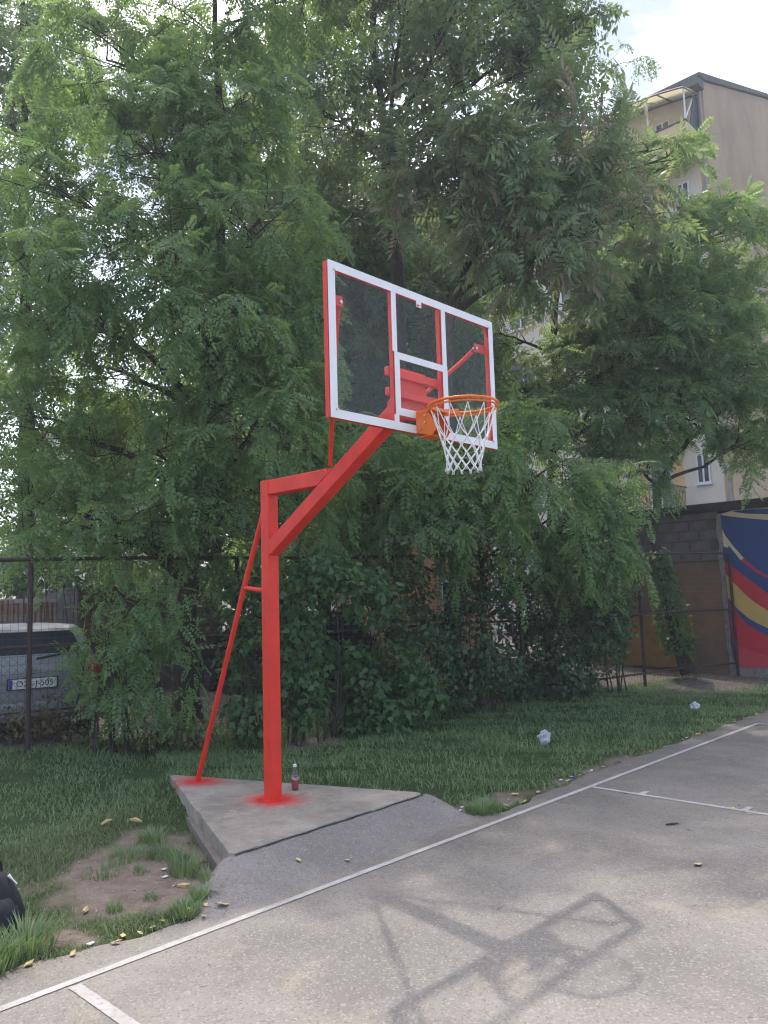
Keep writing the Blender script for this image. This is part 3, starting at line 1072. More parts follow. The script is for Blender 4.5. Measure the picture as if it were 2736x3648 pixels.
# thick plaster that carries the mural, with a ragged left edge
yl = [(2.452, 3.30), (2.44, 3.1), (2.455, 2.9), (2.435, 2.7), (2.46, 2.45), (2.43, 2.2), (2.445, 1.9), (2.425, 1.6), (2.44, 1.3), (2.42, 1.0), (2.435, 0.7), (2.415, 0.45), (2.42, -0.05)]
mb = MB()
mb.prism([(y + 0.09 + 0.02 * math.sin(z * 9), z) for y, z in yl] + [(-6, -0.05), (-6, 3.27)], XS - 0.02, XS + 0.03, 'x')
mb.build('plaster_coat', M['plaster_edge'], garage)
MX = XS - 0.023
def mural(name, poly, color, layer):
    mb = MB()
    x = MX - 0.003 * layer
    mb.prism(poly, x, x + 0.0025, 'x')
    return mb.build(name, mat(name + '_paint', color, 0.65, 0.05, 4, 0.15, 60), garage)
BLUE, CREAM, REDM, YEL, PINK = (0.024, 0.062, 0.195, 1), (0.62, 0.50, 0.30, 1), (0.52, 0.030, 0.045, 1), (0.56, 0.37, 0.11, 1), (0.56, 0.055, 0.075, 1)
mural('mural_blue_ground', [(y - 0.005, z) for y, z in yl[:-1]] + [(2.35, 0.237), (-6, 0.235), (-6, 3.24)], BLUE, 0)
mural('mural_cream_top', [(2.455, 3.279), (2.212, 3.341), (1.528, 3.33), (0.6, 3.26), (0.6, 2.98), (1.55, 3.087), (2.0, 3.17), (2.386, 3.253)], CREAM, 1)
mural('mural_blue_stripe', [(2.213, 3.320), (1.9, 3.325), (1.5, 3.30), (0.9, 3.2), (0.9, 3.1), (1.54, 3.20), (1.95, 3.25)], BLUE, 2)
mural('mural_cream_band', [(2.441, 2.996), (2.37, 2.831), (2.22, 2.60), (2.052, 2.376), (2.113, 2.332), (2.324, 2.646), (2.344, 2.60), (2.424, 2.625)], CREAM, 1)
mural('mural_red_tip', [(2.052, 2.376), (1.85, 2.16), (1.634, 2.014), (0.9, 1.7), (0.9, 1.62), (1.638, 1.967), (1.85, 2.09), (2.113, 2.332)], REDM, 1)
mural('mural_red_band', [(2.430, 2.325), (2.23, 2.17), (2.035, 1.995), (1.85, 1.84), (1.66, 1.677), (0.9, 1.2), (0.9, 0.85), (1.686, 1.342), (1.88, 1.48), (2.062, 1.641), (2.25, 1.86), (2.425, 2.075)], REDM, 1)
mural('mural_yellow_band', [(2.425, 2.074), (2.25, 1.858), (2.062, 1.640), (1.88, 1.478), (1.686, 1.340), (0.9, 0.849), (0.9, 0.56), (1.713, 1.007), (1.88, 1.09), (2.051, 1.193), (2.24, 1.37), (2.415, 1.60)], YEL, 1)
mural('mural_red_field', [(2.410, 1.53), (2.26, 1.29), (2.104, 1.099), (1.92, 0.97), (1.724, 0.857), (0.9, 0.42), (0.9, 0.24), (2.35, 0.24), (2.40, 0.9)], REDM, 1)
mural('mural_pink_foot', [(2.375, 0.69), (2.1, 0.585), (1.754, 0.477), (0.9, 0.28), (0.9, 0.242), (2.352, 0.242)], PINK, 2)
# yellow sheet hung low on the block wall, with a pale batten on its top edge
M['tarp'] = mat('ochre_tarp', (0.34, 0.185, 0.040, 1), 0.75, color2=(0.25, 0.135, 0.036, 1), noise_scale=3, bump=0.25, bump_scale=6)
mb = MB()
vs, fs = [], []
NY, NZ = 40, 14
for i in range(NY + 1):
    for j in range(NZ + 1):
        y = 3.16 + (5.6 - 3.16) * i / NY
        z = 0.20 + (1.245 + 0.02 * (y - 3.16) - 0.20) * j / NZ
        fold = 0.015 * math.sin(y * 9 + 1.5 * math.sin(z * 3)) + 0.012 * noise.noise(Vector((y * 3, z * 3, 0)))
        vs.append((XS - 0.055 - 0.04 * (1 - j / NZ) + fold, y, z))
for i in range(NY):
    for j in range(NZ):
        a = i * (NZ + 1) + j
        fs.append((a, a + NZ + 1, a + NZ + 2, a + 1))
tp = np_obj('tarpaulin', vs, fs, M['tarp'], org=(XS, 4.3, 0.2), smooth=True)
tag(tp, 'ochre yellow tarpaulin hung low on the brown garage wall', 'tarpaulin')
mb = MB()
mb.tube([(XS - 0.05, 3.15, 1.252), (XS - 0.05, 5.6, 1.30)], 0.016, 6)
mb.build('batten', mat('pale_batten', (0.45, 0.40, 0.33, 1), 0.8, 0.2, 10), tp)

# ------------------------------------------------------------------ apartment block on the right
XB, YB, ZB = 24.7, 6.68, 20.92
bld = thing('apartment_building', 'tall cream apartment block with blank taupe end wall and balconies', 'building', (XB, YB, 0))
def stucco(name, c, c2, streak=True):
    m = bpy.data.materials.new(name)
    m.use_nodes = True
    nt = m.node_tree
    nd = nt.nodes
    b = nd['Principled BSDF']
    b.inputs['Roughness'].default_value = 0.95
    b.inputs['Specular IOR Level'].default_value = 0.15
    tc = nd.new('ShaderNodeTexCoord')
    mp = nd.new('ShaderNodeMapping')
    mp.inputs['Scale'].default_value = (0.6, 0.6, 0.32) if streak else (1, 1, 1)
    n = nd.new('ShaderNodeTexNoise')
    n.inputs['Scale'].default_value = 0.9
    n.inputs['Detail'].default_value = 8
    n.inputs['Roughness'].default_value = 0.62
    r = nd.new('ShaderNodeMapRange')
    r.inputs[1].default_value = 0.34
    r.inputs[2].default_value = 0.68
    x = nd.new('ShaderNodeMix')
    x.data_type = 'RGBA'
    x.inputs[6].default_value = c
    x.inputs[7].default_value = c2
    nt.links.new(tc.outputs['Object'], mp.inputs['Vector'])
    nt.links.new(mp.outputs['Vector'], n.inputs['Vector'])
    nt.links.new(n.outputs['Fac'], r.inputs[0])
    nt.links.new(r.outputs[0], x.inputs[0])
    nt.links.new(x.outputs[2], b.inputs['Base Color'])
    return m
M['gable'] = stucco('taupe_stucco', (0.47, 0.335, 0.230, 1), (0.34, 0.240, 0.165, 1))
M['facade'] = stucco('cream_stucco', (0.62, 0.55, 0.45, 1), (0.54, 0.47, 0.37, 1))
M['ochre'] = mat('ochre_stucco', (0.62, 0.40, 0.16, 1), 0.9, 0.1, 3)
M['pane'] = mat('window_pane', (0.03, 0.035, 0.045, 1), 0.08, spec=0.6)
M['pvc'] = mat('white_pvc', (0.62, 0.62, 0.60, 1), 0.5)
M['rail'] = mat('dark_railing', (0.06, 0.055, 0.05, 1), 0.5)
mb = MB()
mb.prism([(24.69, 0), (40, 0), (40, 20.5), (32.6, 23.85), (24.69, 20.92)], YB, YB + 0.3, 'y')
mb.build('end_wall', M['gable'], bld)
mb = MB()
mb.box(XB, XB + 0.25, YB + 0.301, 30, 0, 20.80)
mb.build('facade_wall', M['facade'], bld)
mb = MB()
mb.prism([(24.2, 20.86), (24.2, 21.02), (32.6, 24.06), (40.3, 20.8), (40.3, 20.62), (32.6, 23.9), (24.72, 20.95)], YB - 0.10, 30.2, 'y')
mb.build('roof', mat('dark_roof', (0.075, 0.065, 0.06, 1), 0.8, 0.2, 2), bld)
# rain gutter corner box and downpipe
mb = MB()
mb.box(24.1, 24.685, YB - 0.05, YB + 0.55, 20.55, 20.90)
mb.build('eave_box', mat('dark_eave', (0.10, 0.085, 0.08, 1), 0.8, 0.2, 6), bld)
mb = MB()
mb.tube([(24.66, YB + 0.12, 0), (24.66, YB + 0.12, 20.6)], 0.06, 8)
mb.build('downpipe', mat('grey_pipe', (0.30, 0.27, 0.25, 1), 0.6), bld)
floors = [4.75 + 2.63 * k for k in range(-1, 6)]
win_m = None
def window(y0, y1, z0, z1, x=XB, ochre=False):
    mb = MB()
    f = 0.06
    for a in ((y0, y1, z1 - f, z1), (y0, y1, z0, z0 + f), (y0, y0 + f, z0 + f, z1 - f), (y1 - f, y1, z0 + f, z1 - f), ((y0 + y1) / 2 - f / 2, (y0 + y1) / 2 + f / 2, z0 + f, z1 - f)):
        mb.box(x - 0.05, x - 0.004, *a)
    w = mb.build('window', M['pvc'], bld)
    mb = MB()
    mb.box(x - 0.022, x - 0.003, y0 + f, y1 - f, z0 + f, z1 - f)
    mb.build('pane', M['pane'], w)
    mb = MB()
    mb.box(x - 0.12, x - 0.003, y0 - 0.05, y1 + 0.05, z0 - 0.06, z0 - 0.005)
    mb.build('sill', M['pvc'], w)
def balcony(y0, y1, z, depth=1.2, rail_h=0.85, tall=False):
    mb = MB()
    mb.box(XB - depth, XB - 0.003, y0, y1, z - 0.16, z)
    s_ = mb.build('balcony_slab', M['facade'], bld)
    rl = MB()
    xo = XB - depth + 0.04
    rl.box(xo - 0.02, xo + 0.02, y0 + 0.02, y1 - 0.02, z + rail_h - 0.04, z + rail_h)
    rl.box(xo - 0.015, xo + 0.015, y0 + 0.02, y1 - 0.02, z + 0.08, z + 0.11)
    rl.box(xo + 0.02, XB - 0.01, y0 + 0.02, y0 + 0.05, z + rail_h - 0.04, z + rail_h)
    rl.box(xo + 0.02, XB - 0.01, y1 - 0.05, y1 - 0.02, z + rail_h - 0.04, z + rail_h)
    yy = y0 + 0.03
    while yy < y1:
        rl.box(xo - 0.009, xo + 0.009, yy, yy + 0.018, z + 0.11, z + rail_h - 0.04)
        yy += 0.13
    for k in range(1, 9):
        xx = xo + k * (depth - 0.06) / 9
        for ye in (y0 + 0.026, y1 - 0.044):
            rl.box(xx - 0.009, xx + 0.009, ye, ye + 0.018, z + 0.005, z + rail_h - 0.04)
    rl.build('railing', M['rail'], s_)
for i, z in enumerate(floors[:-1]):
    balcony(8.35, 11.4, z)
    window(8.9, 9.75, z + 0.06, z + 2.05)
    window(7.45, 7.95, z + 0.9, z + 2.0)
    window(11.9, 13.2, z + 0.85, z + 2.05)
    window(14.6, 15.9, z + 0.85, z + 2.05)
    window(17.5, 18.8, z + 0.85, z + 2.05)
    mb = MB()
    mb.box(XB - 0.035, XB - 0.003, 8.45, 8.82, z + 0.02, z + 2.12)
    mb.build('ochre_panel', M['ochre'], bld)
    mb = MB()
    mb.box(XB - 0.035, XB - 0.003, 9.85, 10.2, z + 0.02, z + 2.12)
    mb.build('ochre_panel', M['ochre'], bld)
# roof-level terrace under the arched canopy
z = floors[-1]
mb = MB()
mb.box(XB - 1.42, XB - 0.003, 6.86, 11.5, z - 0.18, z)
mb.box(XB - 1.42, XB - 1.27, 6.86, 11.5, z + 0.002, 18.82)
mb.box(XB - 1.268, XB - 0.003, 6.86, 7.0, z + 0.002, 18.82)
mb.build('terrace_parapet', mat('yellow_stucco', (0.60, 0.45, 0.25, 1), 0.9, 0.1, 3), bld)
mb = MB()
mb.box(XB - 1.46, XB - 1.23, 6.83, 11.5, 18.823, 18.87)
mb.build('parapet_cap', M['rail'], bld)
window(8.0, 8.6, 18.75, 20.0)
window(9.3, 10.4, 18.75, 20.0)
for y in (6.88, 8.30, 9.9):
    mb = MB()
    mb.tube([(XB - 1.36, y, 18.87), (XB - 1.36, y, 20.1 + (0.2 if y > 8 else 0))], 0.035, 8)
    mb.build('canopy_post', M['pvc'], bld)
mb = MB()
mb.tube([(XB - 1.36, 6.89, 18.9), (XB - 0.1, 6.98, 20.5)], 0.03, 8)
mb.build('canopy_strut', M['pvc'], bld)
def cz(y, back):
    return (20.52 if back else 20.10) + 0.30 * (1 - ((y - 9.2) / 2.4) ** 2) - (0.05 if back else 0.03)
mb = MB()
vs, fs = [], []
n = 24
for i in range(n + 1):
    y = 6.82 + (11.6 - 6.82) * i / n
    for xx, bk in ((XB - 1.5, 0), (XB - 0.75, None), (XB - 0.005, 1)):
        zc = (cz(y, 0) + cz(y, 1)) / 2 + 0.03 if bk is None else cz(y, bk)
        vs.append((xx, y, zc))
    if i:
        a = 3 * (i - 1)
        fs += [(a, a + 3, a + 4, a + 1), (a + 1, a + 4, a + 5, a + 2)]
mb.add(vs, fs)
can = mb.build('canopy_sheet', leaf_mat('yellowed_sheet', (0.50, 0.42, 0.24, 1), (0.58, 0.50, 0.30, 1), (0.65, 0.55, 0.30, 1), 0.5, 0.5), bld)
mb = MB()
for xx, bk in ((XB - 1.51, 0), (XB - 0.01, 1)):
    mb.tube([(xx, 6.82 + 4.78 * i / 16, cz(6.82 + 4.78 * i / 16, bk) - 0.03) for i in range(17)], 0.035, 6)
for y in (6.84, 7.85, 8.9, 10.0, 11.5):
    mb.tube([(XB - 1.51, y, cz(y, 0) - 0.03), (XB - 0.02, y, cz(y, 1) - 0.03)], 0.028, 6)
mb.build('canopy_rib', M['rail'], can)
mb = MB()
mb.prism([(XB - 0.95, 18.72), (XB - 0.03, 18.62), (XB - 0.03, 20.35), (XB - 0.35, 20.3)], 6.90, 6.94, 'y')
mb.build('windbreak_panel', mat('black_sheet', (0.02, 0.022, 0.03, 1), 0.6), bld)

# ------------------------------------------------------------------ sheds, walls and houses beyond the fence
M['brick'] = mat('old_brick', (0.24, 0.115, 0.080, 1), 0.9, color2=(0.16, 0.085, 0.065, 1), noise_scale=1.7, bump=0.4, bump_scale=50)
shed = thing('brick_shed', 'low old brick shed with sheet roof overgrown by vines behind the fence', 'shed', (3.4, 10.2, 0.15))
mb = MB()
mb.box(2.15, 5.2, 10.02, 12.4, 0.1, 2.13)
mb.build('wall', M['mortar'], shed)
brk0 = None
r_ = 0
z = 0.22
while z < 2.08:
    x = 2.16 + (0.13 if r_ % 2 else 0)
    while x + 0.25 < 5.2:
        if z > 1.05:
            if brk0 is None:
                mb = MB()
                mb.box(x, x + 0.25, 9.985, 10.06, z, z + 0.075, 0.004)
                brk0 = mb.build('brick', M['brick'], shed)
                bx0, bz0 = x, z
            else:
                o = brk0.copy()
                COL.objects.link(o)
                o.parent = shed
                o.location = (x - bx0, random.uniform(-0.006, 0.006), z - bz0)
        x += 0.262
    z += 0.088
    r_ += 1
mb = MB()
vs, fs = [], []
n = 70
for i in range(n + 1):
    x = 2.0 + 3.4 * i / n
    w = 0.022 * math.sin(i * 1.5)
    vs += [(x, 9.72, 2.15 + w), (x, 12.6, 2.55 + w)]
    if i:
        fs.append((2 * i - 2, 2 * i, 2 * i + 1, 2 * i - 1))
mb.add(vs, fs)
mb.build('sheet_roof', mat('weathered_sheet', (0.17, 0.155, 0.145, 1), 0.8, 0.3, 3), shed)

M['rust'] = mat('rusty_sheet', (0.40, 0.34, 0.30, 1), 0.75, color2=(0.22, 0.075, 0.030, 1), noise_scale=3.2, detail=7)
corr = thing('corrugated_fence', 'rusty corrugated sheet fence in sunlight behind the parked silver car', 'fence', (0.5, 10.7, 0.15))
for s in range(6):
    vs, fs = [], []
    x0 = -2.6 + s * 0.78
    n = 40
    for i in range(n + 1):
        x = x0 + 0.80 * i / n
        w = 0.016 * math.sin(i * 2 * math.pi / 5.0) + 0.012 * (s % 2)
        vs += [(x, 10.7 + w, 0.1), (x, 10.7 + w, 1.93 + 0.03 * math.sin(s * 2.2))]
        if i:
            fs.append((2 * i - 2, 2 * i, 2 * i + 1, 2 * i - 1))
    mb = MB()
    mb.add(vs, fs)
    mb.build('corrugated_sheet', M['rust'], corr)
mb = MB()
mb.box(-2.6, 2.1, 10.735, 10.785, 1.90, 1.97)
mb.build('top_rail', mat('pale_rail', (0.5, 0.48, 0.45, 1), 0.7, 0.2, 5), corr)

hut = thing('plaster_hut', 'small peach plastered hut glimpsed through the hedge gap', 'hut', (7.0, 6.2, 0.15))
mb = MB()
mb.box(6.1, 8.6, 5.75, 7.6, 0.1, 2.75)
mb.build('wall', mat('peach_plaster', (0.62, 0.33, 0.16, 1), 0.9, 0.12, 3), hut)
mb = MB()
mb.box(5.95, 8.75, 5.6, 7.75, 2.753, 2.86)
mb.build('roof_slab', M['plaster_edge'], hut)
mb = MB()
mb.box(7.0, 7.6, 5.70, 5.748, 1.2, 2.1)
wdw = mb.build('window', M['pvc'], hut)
mb = MB()
mb.box(7.05, 7.55, 5.69, 5.698, 1.25, 2.05)
mb.build('pane', M['pane'], wdw)

house = thing('far_house', 'far pale house with red tiled roof seen between the trees', 'house', (15.0, 35.0, 0))
mb = MB()
mb.box(12.9, 17.3, 33.5, 39, 0, 10.9)
mb.build('wall', mat('far_wall', (0.60, 0.57, 0.52, 1), 0.9, 0.08, 1), house)
mb = MB()
mb.prism([(12.5, 10.8), (17.7, 10.8), (15.1, 12.4)], 33.1, 39.4, 'y')
mb.build('roof', mat('red_tiles', (0.36, 0.10, 0.06, 1), 0.8, 0.2, 5), house)
for k in range(3):
    for j in range(3):
        mb = MB()
        mb.box(13.2 + 1.4 * k, 14.0 + 1.4 * k, 33.44, 33.497, 2.0 + 3 * j, 3.5 + 3 * j)
        mb.build('window', M['pane'], house)

# ------------------------------------------------------------------ parked cars
M['tyre'] = mat('tyre', (0.02, 0.02, 0.02, 1), 0.9)
M['black_plastic'] = mat('black_plastic', (0.025, 0.025, 0.028, 1), 0.6)
M['tail'] = mat('tail_lamp', (0.40, 0.015, 0.015, 1), 0.2)
M['plate_white'] = mat('plate_white', (0.72, 0.72, 0.70, 1), 0.5)
M['plate_blue'] = mat('plate_blue', (0.02, 0.06, 0.35, 1), 0.5)
M['ink'] = mat('plate_ink', (0.015, 0.015, 0.015, 1), 0.6)
M['chrome'] = mat('chrome', (0.30, 0.30, 0.31, 1), 0.2, metallic=0.9)

def text_part(name, txt, size, mtl, parent, loc, rot):
    cu = bpy.data.curves.new(name, 'FONT')
    cu.body = txt
    cu.size = size
    cu.align_x = 'CENTER'
    cu.align_y = 'CENTER'
    cu.extrude = 0.0008
    tmp = bpy.data.objects.new(name + '_curve', cu)
    COL.objects.link(tmp)
    dg = bpy.context.evaluated_depsgraph_get()
    me = bpy.data.meshes.new_from_object(tmp.evaluated_get(dg))
    bpy.data.objects.remove(tmp)
    me.materials.clear()
    me.materials.append(mtl)
    o = bpy.data.objects.new(name, me)
    COL.objects.link(o)
    o.parent = parent
    o.location = loc
    o.rotation_euler = rot
    ORG[o] = Vector((0, 0, 0))
    return o

def parked_car(label, loc, rz, paint, plate):
    c = thing('parked_car', label, 'car', loc, 'cars parked behind the fence')
    ORG[c] = Vector((0, 0, 0))
    c.rotation_euler = (0, 0, rz)
    def rr(y, hw, z0, z1, rad=0.12):
        """rounded rectangular cross-section"""
        pts = []
        for cx_, cz_, a0 in ((hw - rad, z0 + rad, -90), (hw - rad, z1 - rad, 0), (-hw + rad, z1 - rad, 90), (-hw + rad, z0 + rad, 180)):
            for k in range(5):
                a = R(a0 + 22.5 * k)
                pts.append((cx_ + rad * math.cos(a), y, cz_ + rad * math.sin(a)))
        return pts
    mb = MB()
    mb.loft([rr(0.02, 0.70, 0.34, 0.93), rr(0.0, 0.74, 0.38, 0.88, 0.1), rr(0.06, 0.79, 0.28, 0.95), rr(0.4, 0.82, 0.24, 0.97), rr(1.5, 0.83, 0.22, 0.96), rr(2.9, 0.82, 0.22, 0.94),
             rr(3.6, 0.80, 0.24, 0.85), rr(3.9, 0.74, 0.28, 0.74), rr(4.0, 0.62, 0.34, 0.62, 0.1)][1:])
    body = mb.build('body', paint, c, smooth=True)
    # cabin: floor ring to roof ring
    def plan(hw, y0, y1, z, rad=0.16):
        pts = []
        for cx_, cy_, a0 in ((hw - rad, y0 + rad, -90), (hw - rad, y1 - rad, 0), (-hw + rad, y1 - rad, 90), (-hw + rad, y0 + rad, 180)):
            for k in range(5):
                a = R(a0 + 22.5 * k)
                pts.append((cx_ + rad * math.cos(a), cy_ + rad * math.sin(a), z))
        return pts
    mb = MB()
    mb.loft([plan(0.77, 0.05, 3.2, 0.90), plan(0.765, 0.06, 3.1, 0.97), plan(0.64, 0.34, 2.25, 1.33), plan(0.58, 0.45, 2.1, 1.385), plan(0.40, 0.65, 1.9, 1.40)])
    mb.build('cabin', paint, c, smooth=True)
    mb = MB()
    mb.add([(-0.60, 0.075, 0.985), (0.60, 0.075, 0.985), (0.50, 0.315, 1.315), (-0.50, 0.315, 1.315), (-0.62, 0.10, 0.985), (0.62, 0.10, 0.985), (0.52, 0.34, 1.315), (-0.52, 0.34, 1.315)],
           [(0, 1, 2, 3), (4, 7, 6, 5), (0, 4, 5, 1), (3, 2, 6, 7)])
    rw = mb.build('rear_window', M['pane'], c)
    mb = MB()
    mb.tube([(0.05, 0.06, 1.0), (0.40, 0.085, 1.05)], 0.012, 5)
    mb.build('wiper', M['black_plastic'], rw)
    for s in (-1, 1):
        mb = MB()
        mb.add([(s * 0.772, 0.35, 0.99), (s * 0.772, 2.75, 0.99), (s * 0.665, 2.15, 1.30), (s * 0.665, 0.55, 1.30)], [(0, 1, 2, 3)])
        mb.build('side_window', M['pane'], c)
        mb = MB()
        mb.box(s * 0.69 - 0.075, s * 0.69 + 0.075, -0.008, 0.12, 0.66, 0.90, 0.02)
        mb.build('tail_light', M['tail'], c)
        for y in (0.72, 3.25):
            mb = MB()
            prof = [(0.10, -0.09), (0.27, -0.09), (0.30, -0.06), (0.30, 0.06), (0.27, 0.09), (0.10, 0.09)]
            mb.loft([[(s * 0.74 + h, y + rad * math.cos(2 * math.pi * k / 20), 0.30 + rad * math.sin(2 * math.pi * k / 20)) for k in range(20)] for rad, h in prof])
            w = mb.build('wheel', M['tyre'], c, smooth=True)
            mb = MB()
            mb.loft([[(s * 0.80 + h, y + rad * math.cos(2 * math.pi * k / 16), 0.30 + rad * math.sin(2 * math.pi * k / 16)) for k in range(16)] for rad, h in ((0.19, -0.02), (0.19, s * 0.035), (0.05, s * 0.045))])
            mb.build('rim', M['chrome'], w)
    mb = MB()
    mb.box(-0.80, 0.80, -0.045, 0.05, 0.32, 0.50, 0.03)
    mb.build('bumper', paint, c)
    mb = MB()
    mb.box(-0.78, 0.78, -0.050, -0.046, 0.385, 0.405)
    mb.build('bumper_strip', M['black_plastic'], c)
    if plate:
        mb = MB()
        mb.box(-0.28, 0.28, -0.030, -0.012, 0.655, 0.785)
        pl = mb.build('plate_holder', M['black_plastic'], c)
        mb = MB()
        mb.box(-0.262, 0.262, -0.034, -0.0305, 0.664, 0.776)
        mb.build('number_plate', M['plate_white'], pl)
        mb = MB()
        mb.box(-0.260, -0.222, -0.0365, -0.0345, 0.666, 0.774)
        mb.build('plate_band', M['plate_blue'], pl)
        text_part('plate_text', plate, 0.098, M['ink'], pl, (0.022, -0.036, 0.719), (R(90), 0, 0))
        mb = MB()
        for k in range(5):
            a = R(90 + (k - 2) * 34)
            mb.beam((0.02 * math.cos(a), -0.006, 0.865 + 0.01 * math.sin(a)), (0.055 * math.cos(a), -0.006, 0.862 + 0.055 * math.sin(a)), (0, 1, 0), 0.012, 0.016)
        mb.tube([(-0.03, -0.006, 0.835), (0.03, -0.006, 0.835)], 0.007, 6)
        mb.build('emblem', M['chrome'], c)
    return c
parked_car('silver hatchback parked behind the wire fence, rear plate towards the court', (-0.28, 5.98, 0.19), R(-13),
           mat('silver_paint', (0.25, 0.26, 0.27, 1), 0.4, 0.06, 2, spec=0.6), 'O23-J-505')
parked_car('black car hidden behind the hedge, only glimpsed beside the red post', (4.05, 5.35, 0.22), R(-13),
           mat('black_paint', (0.012, 0.013, 0.015, 1), 0.25, spec=0.6), None)

# ------------------------------------------------------------------ trees and shrubs
BUSH_SAPLING=[(-0.07,5.11,1.17,0.24,0.31),(0.47,4.54,1.67,0.47,0.37),(0.15,4.79,1.32,0.36,0.31),(0.59,4.35,1.14,0.36,0.36),(0.31,4.56,0.8,0.41,0.36),(0.64,4.24,0.64,0.26,0.26),(0.14,4.89,1.68,0.32,0.21),(0.06,4.82,0.81,0.21,0.31)]
BUSH_CREEPER1=[(1.57,4.29,1.79,0.28,0.39),(1.55,4.13,1.13,0.33,0.44),(1.38,3.96,0.52,0.32,0.32),(2.04,3.79,1.83,0.34,0.39),(2.01,3.78,1.22,0.39,0.45),(1.93,3.65,0.69,0.33,0.38),(2.24,3.68,2.11,0.34,0.28)]
BUSH_ELDER=[(2.5,3.71,1.99,0.46,0.41),(2.97,3.53,1.81,0.41,0.41),(2.71,3.63,1.06,0.29,0.23)]
BUSH_CREEPER2=[(3.02,3.71,0.69,0.42,0.36),(3.32,3.5,0.9,0.42,0.36),(3.06,3.43,0.35,0.41,0.29),(3.55,3.31,0.54,0.36,0.36),(2.75,3.62,0.26,0.23,0.23)]
BUSH_HEDGE=[(4.43,3.89,1.06,0.53,0.46),(4.95,3.62,1.17,0.54,0.61),(5.25,3.37,0.75,0.47,0.4),(4.49,3.62,0.55,0.52,0.33),(4.22,4.05,1.4,0.46,0.4),(5.12,3.64,1.77,0.41,0.27),(5.42,3.42,2.04,0.42,0.42)]
BUSH_IVY=[(7.03,3.85,1.66,0.62,0.7),(7.73,3.38,1.87,0.71,0.71),(8.34,3.02,1.93,0.48,0.64),(7.11,3.6,0.9,0.69,0.61),(7.76,3.2,0.94,0.62,0.62),(6.43,3.8,0.42,0.52,0.3),(7.18,3.32,0.38,0.53,0.3),(8.25,2.93,1.23,0.31,0.47)]
BUSH_DARK=[(1.02,9.38,2.35,0.67,0.3),(1.48,8.89,2.4,0.6,0.3),(2.89,6.44,1.95,0.64,0.64),(3.59,5.96,2.14,0.65,0.65),(4.53,5.27,2.18,0.73,0.58),(5.02,4.94,1.95,0.59,0.51),(3.12,6.06,0.96,0.63,0.63),(3.71,5.48,0.73,0.56,0.56)]
BUSH_WEEDS=[(-0.4,5.8,0.49,0.32,0.21),(-0.1,5.62,0.57,0.27,0.27),(0.01,5.26,0.33,0.26,0.16),(0.45,4.5,0.34,0.31,0.13),(0.77,4.16,0.37,0.26,0.15)]
BUSH_SHEDVINE=[(2.59,9.48,2.36,0.49,0.2),(3.05,9.02,2.26,0.57,0.25),(3.27,8.48,2.31,0.4,0.24)]
TREE_A_TRUNK=[(1.71,5.79,0.22),(1.6,5.69,1.57),(1.57,5.42,2.55),(1.62,5.25,3.28),(1.61,5.11,4.25),(1.67,4.99,5.5),(1.68,4.87,7.09),(1.6,4.85,8.71),(1.57,4.89,10.5)]
TREE_A_LOBES=[(0.89,5.31,7.75,1.04,1.04),(-0.14,5.77,6.98,0.88,0.82),(0.36,4.7,5.92,1.06,0.83),(-0.51,5.25,5.39,0.75,0.7),(1.5,4.59,8.21,0.92,1.11),(1.75,4.15,6.65,0.84,0.89),(1.04,4.26,5.04,0.95,0.67),(0.64,6.43,5.06,1.01,0.57),(-0.21,6.3,4.2,0.7,0.64),(0.87,5.25,3.69,0.94,0.58),(1.53,3.92,4.02,0.73,0.67),(2.02,4.05,5.4,0.6,0.72),(0.4,5.3,2.79,0.95,0.45),(1.53,4.7,2.79,0.76,0.53),(-0.32,6.0,3.1,0.56,0.51),(2.52,4.43,3.44,0.56,0.56),(0.61,6.07,9.33,1.09,0.84),(1.52,5.05,9.74,0.96,0.84),(2.23,4.23,4.8,0.55,0.49),(2.6,4.0,10.4,0.95,0.6)]
TREE_B_TRUNK=[(2.48,12.88,0.07),(2.19,12.44,4.72),(1.95,12.1,8.44),(1.7,11.77,12.16),(1.56,11.54,14.49)]
TREE_B_LOBES=[(1.68,11.57,13.55,1.03,1.03),(1.54,12.03,11.61,0.56,1.12),(1.6,11.6,9.32,0.82,1.09),(2.42,11.7,12.46,0.77,1.06),(1.92,12.31,7.33,0.94,1.03)]
TREE_C_TRUNK=[(6.41,6.14,0.07),(6.12,5.78,4.2),(5.85,5.49,7.83),(5.7,5.48,8.9),(5.55,5.4,10.31),(5.37,5.41,11.47),(5.21,5.34,12.96)]
TREE_C_LOBES=[(4.42,6.36,11.76,0.91,1.08),(5.1,5.6,12.06,1.16,1.0),(5.56,4.59,11.66,1.21,0.81),(6.43,3.54,11.71,1.28,0.64),(6.98,2.96,11.68,0.76,0.44),(6.31,4.1,10.81,0.98,0.57),(7.03,3.04,10.89,0.8,0.48),(4.79,6.18,10.42,0.91,0.83),(4.85,5.66,13.3,1.16,0.66),(6.11,3.93,13.16,1.46,0.89),(6.99,2.82,12.55,0.8,0.48),(7.42,2.36,11.71,0.36,0.3),(3.7,3.3,10.7,1.0,0.55),(4.8,2.9,11.0,1.0,0.55)]
TREE_D_TRUNK=[(6.0,4.63,0.35),(5.78,4.41,3.2),(5.59,4.24,5.45),(5.5,4.02,6.54),(5.67,3.73,7.23),(5.92,3.19,8.1),(6.33,2.61,9.04),(6.47,2.36,9.69)]
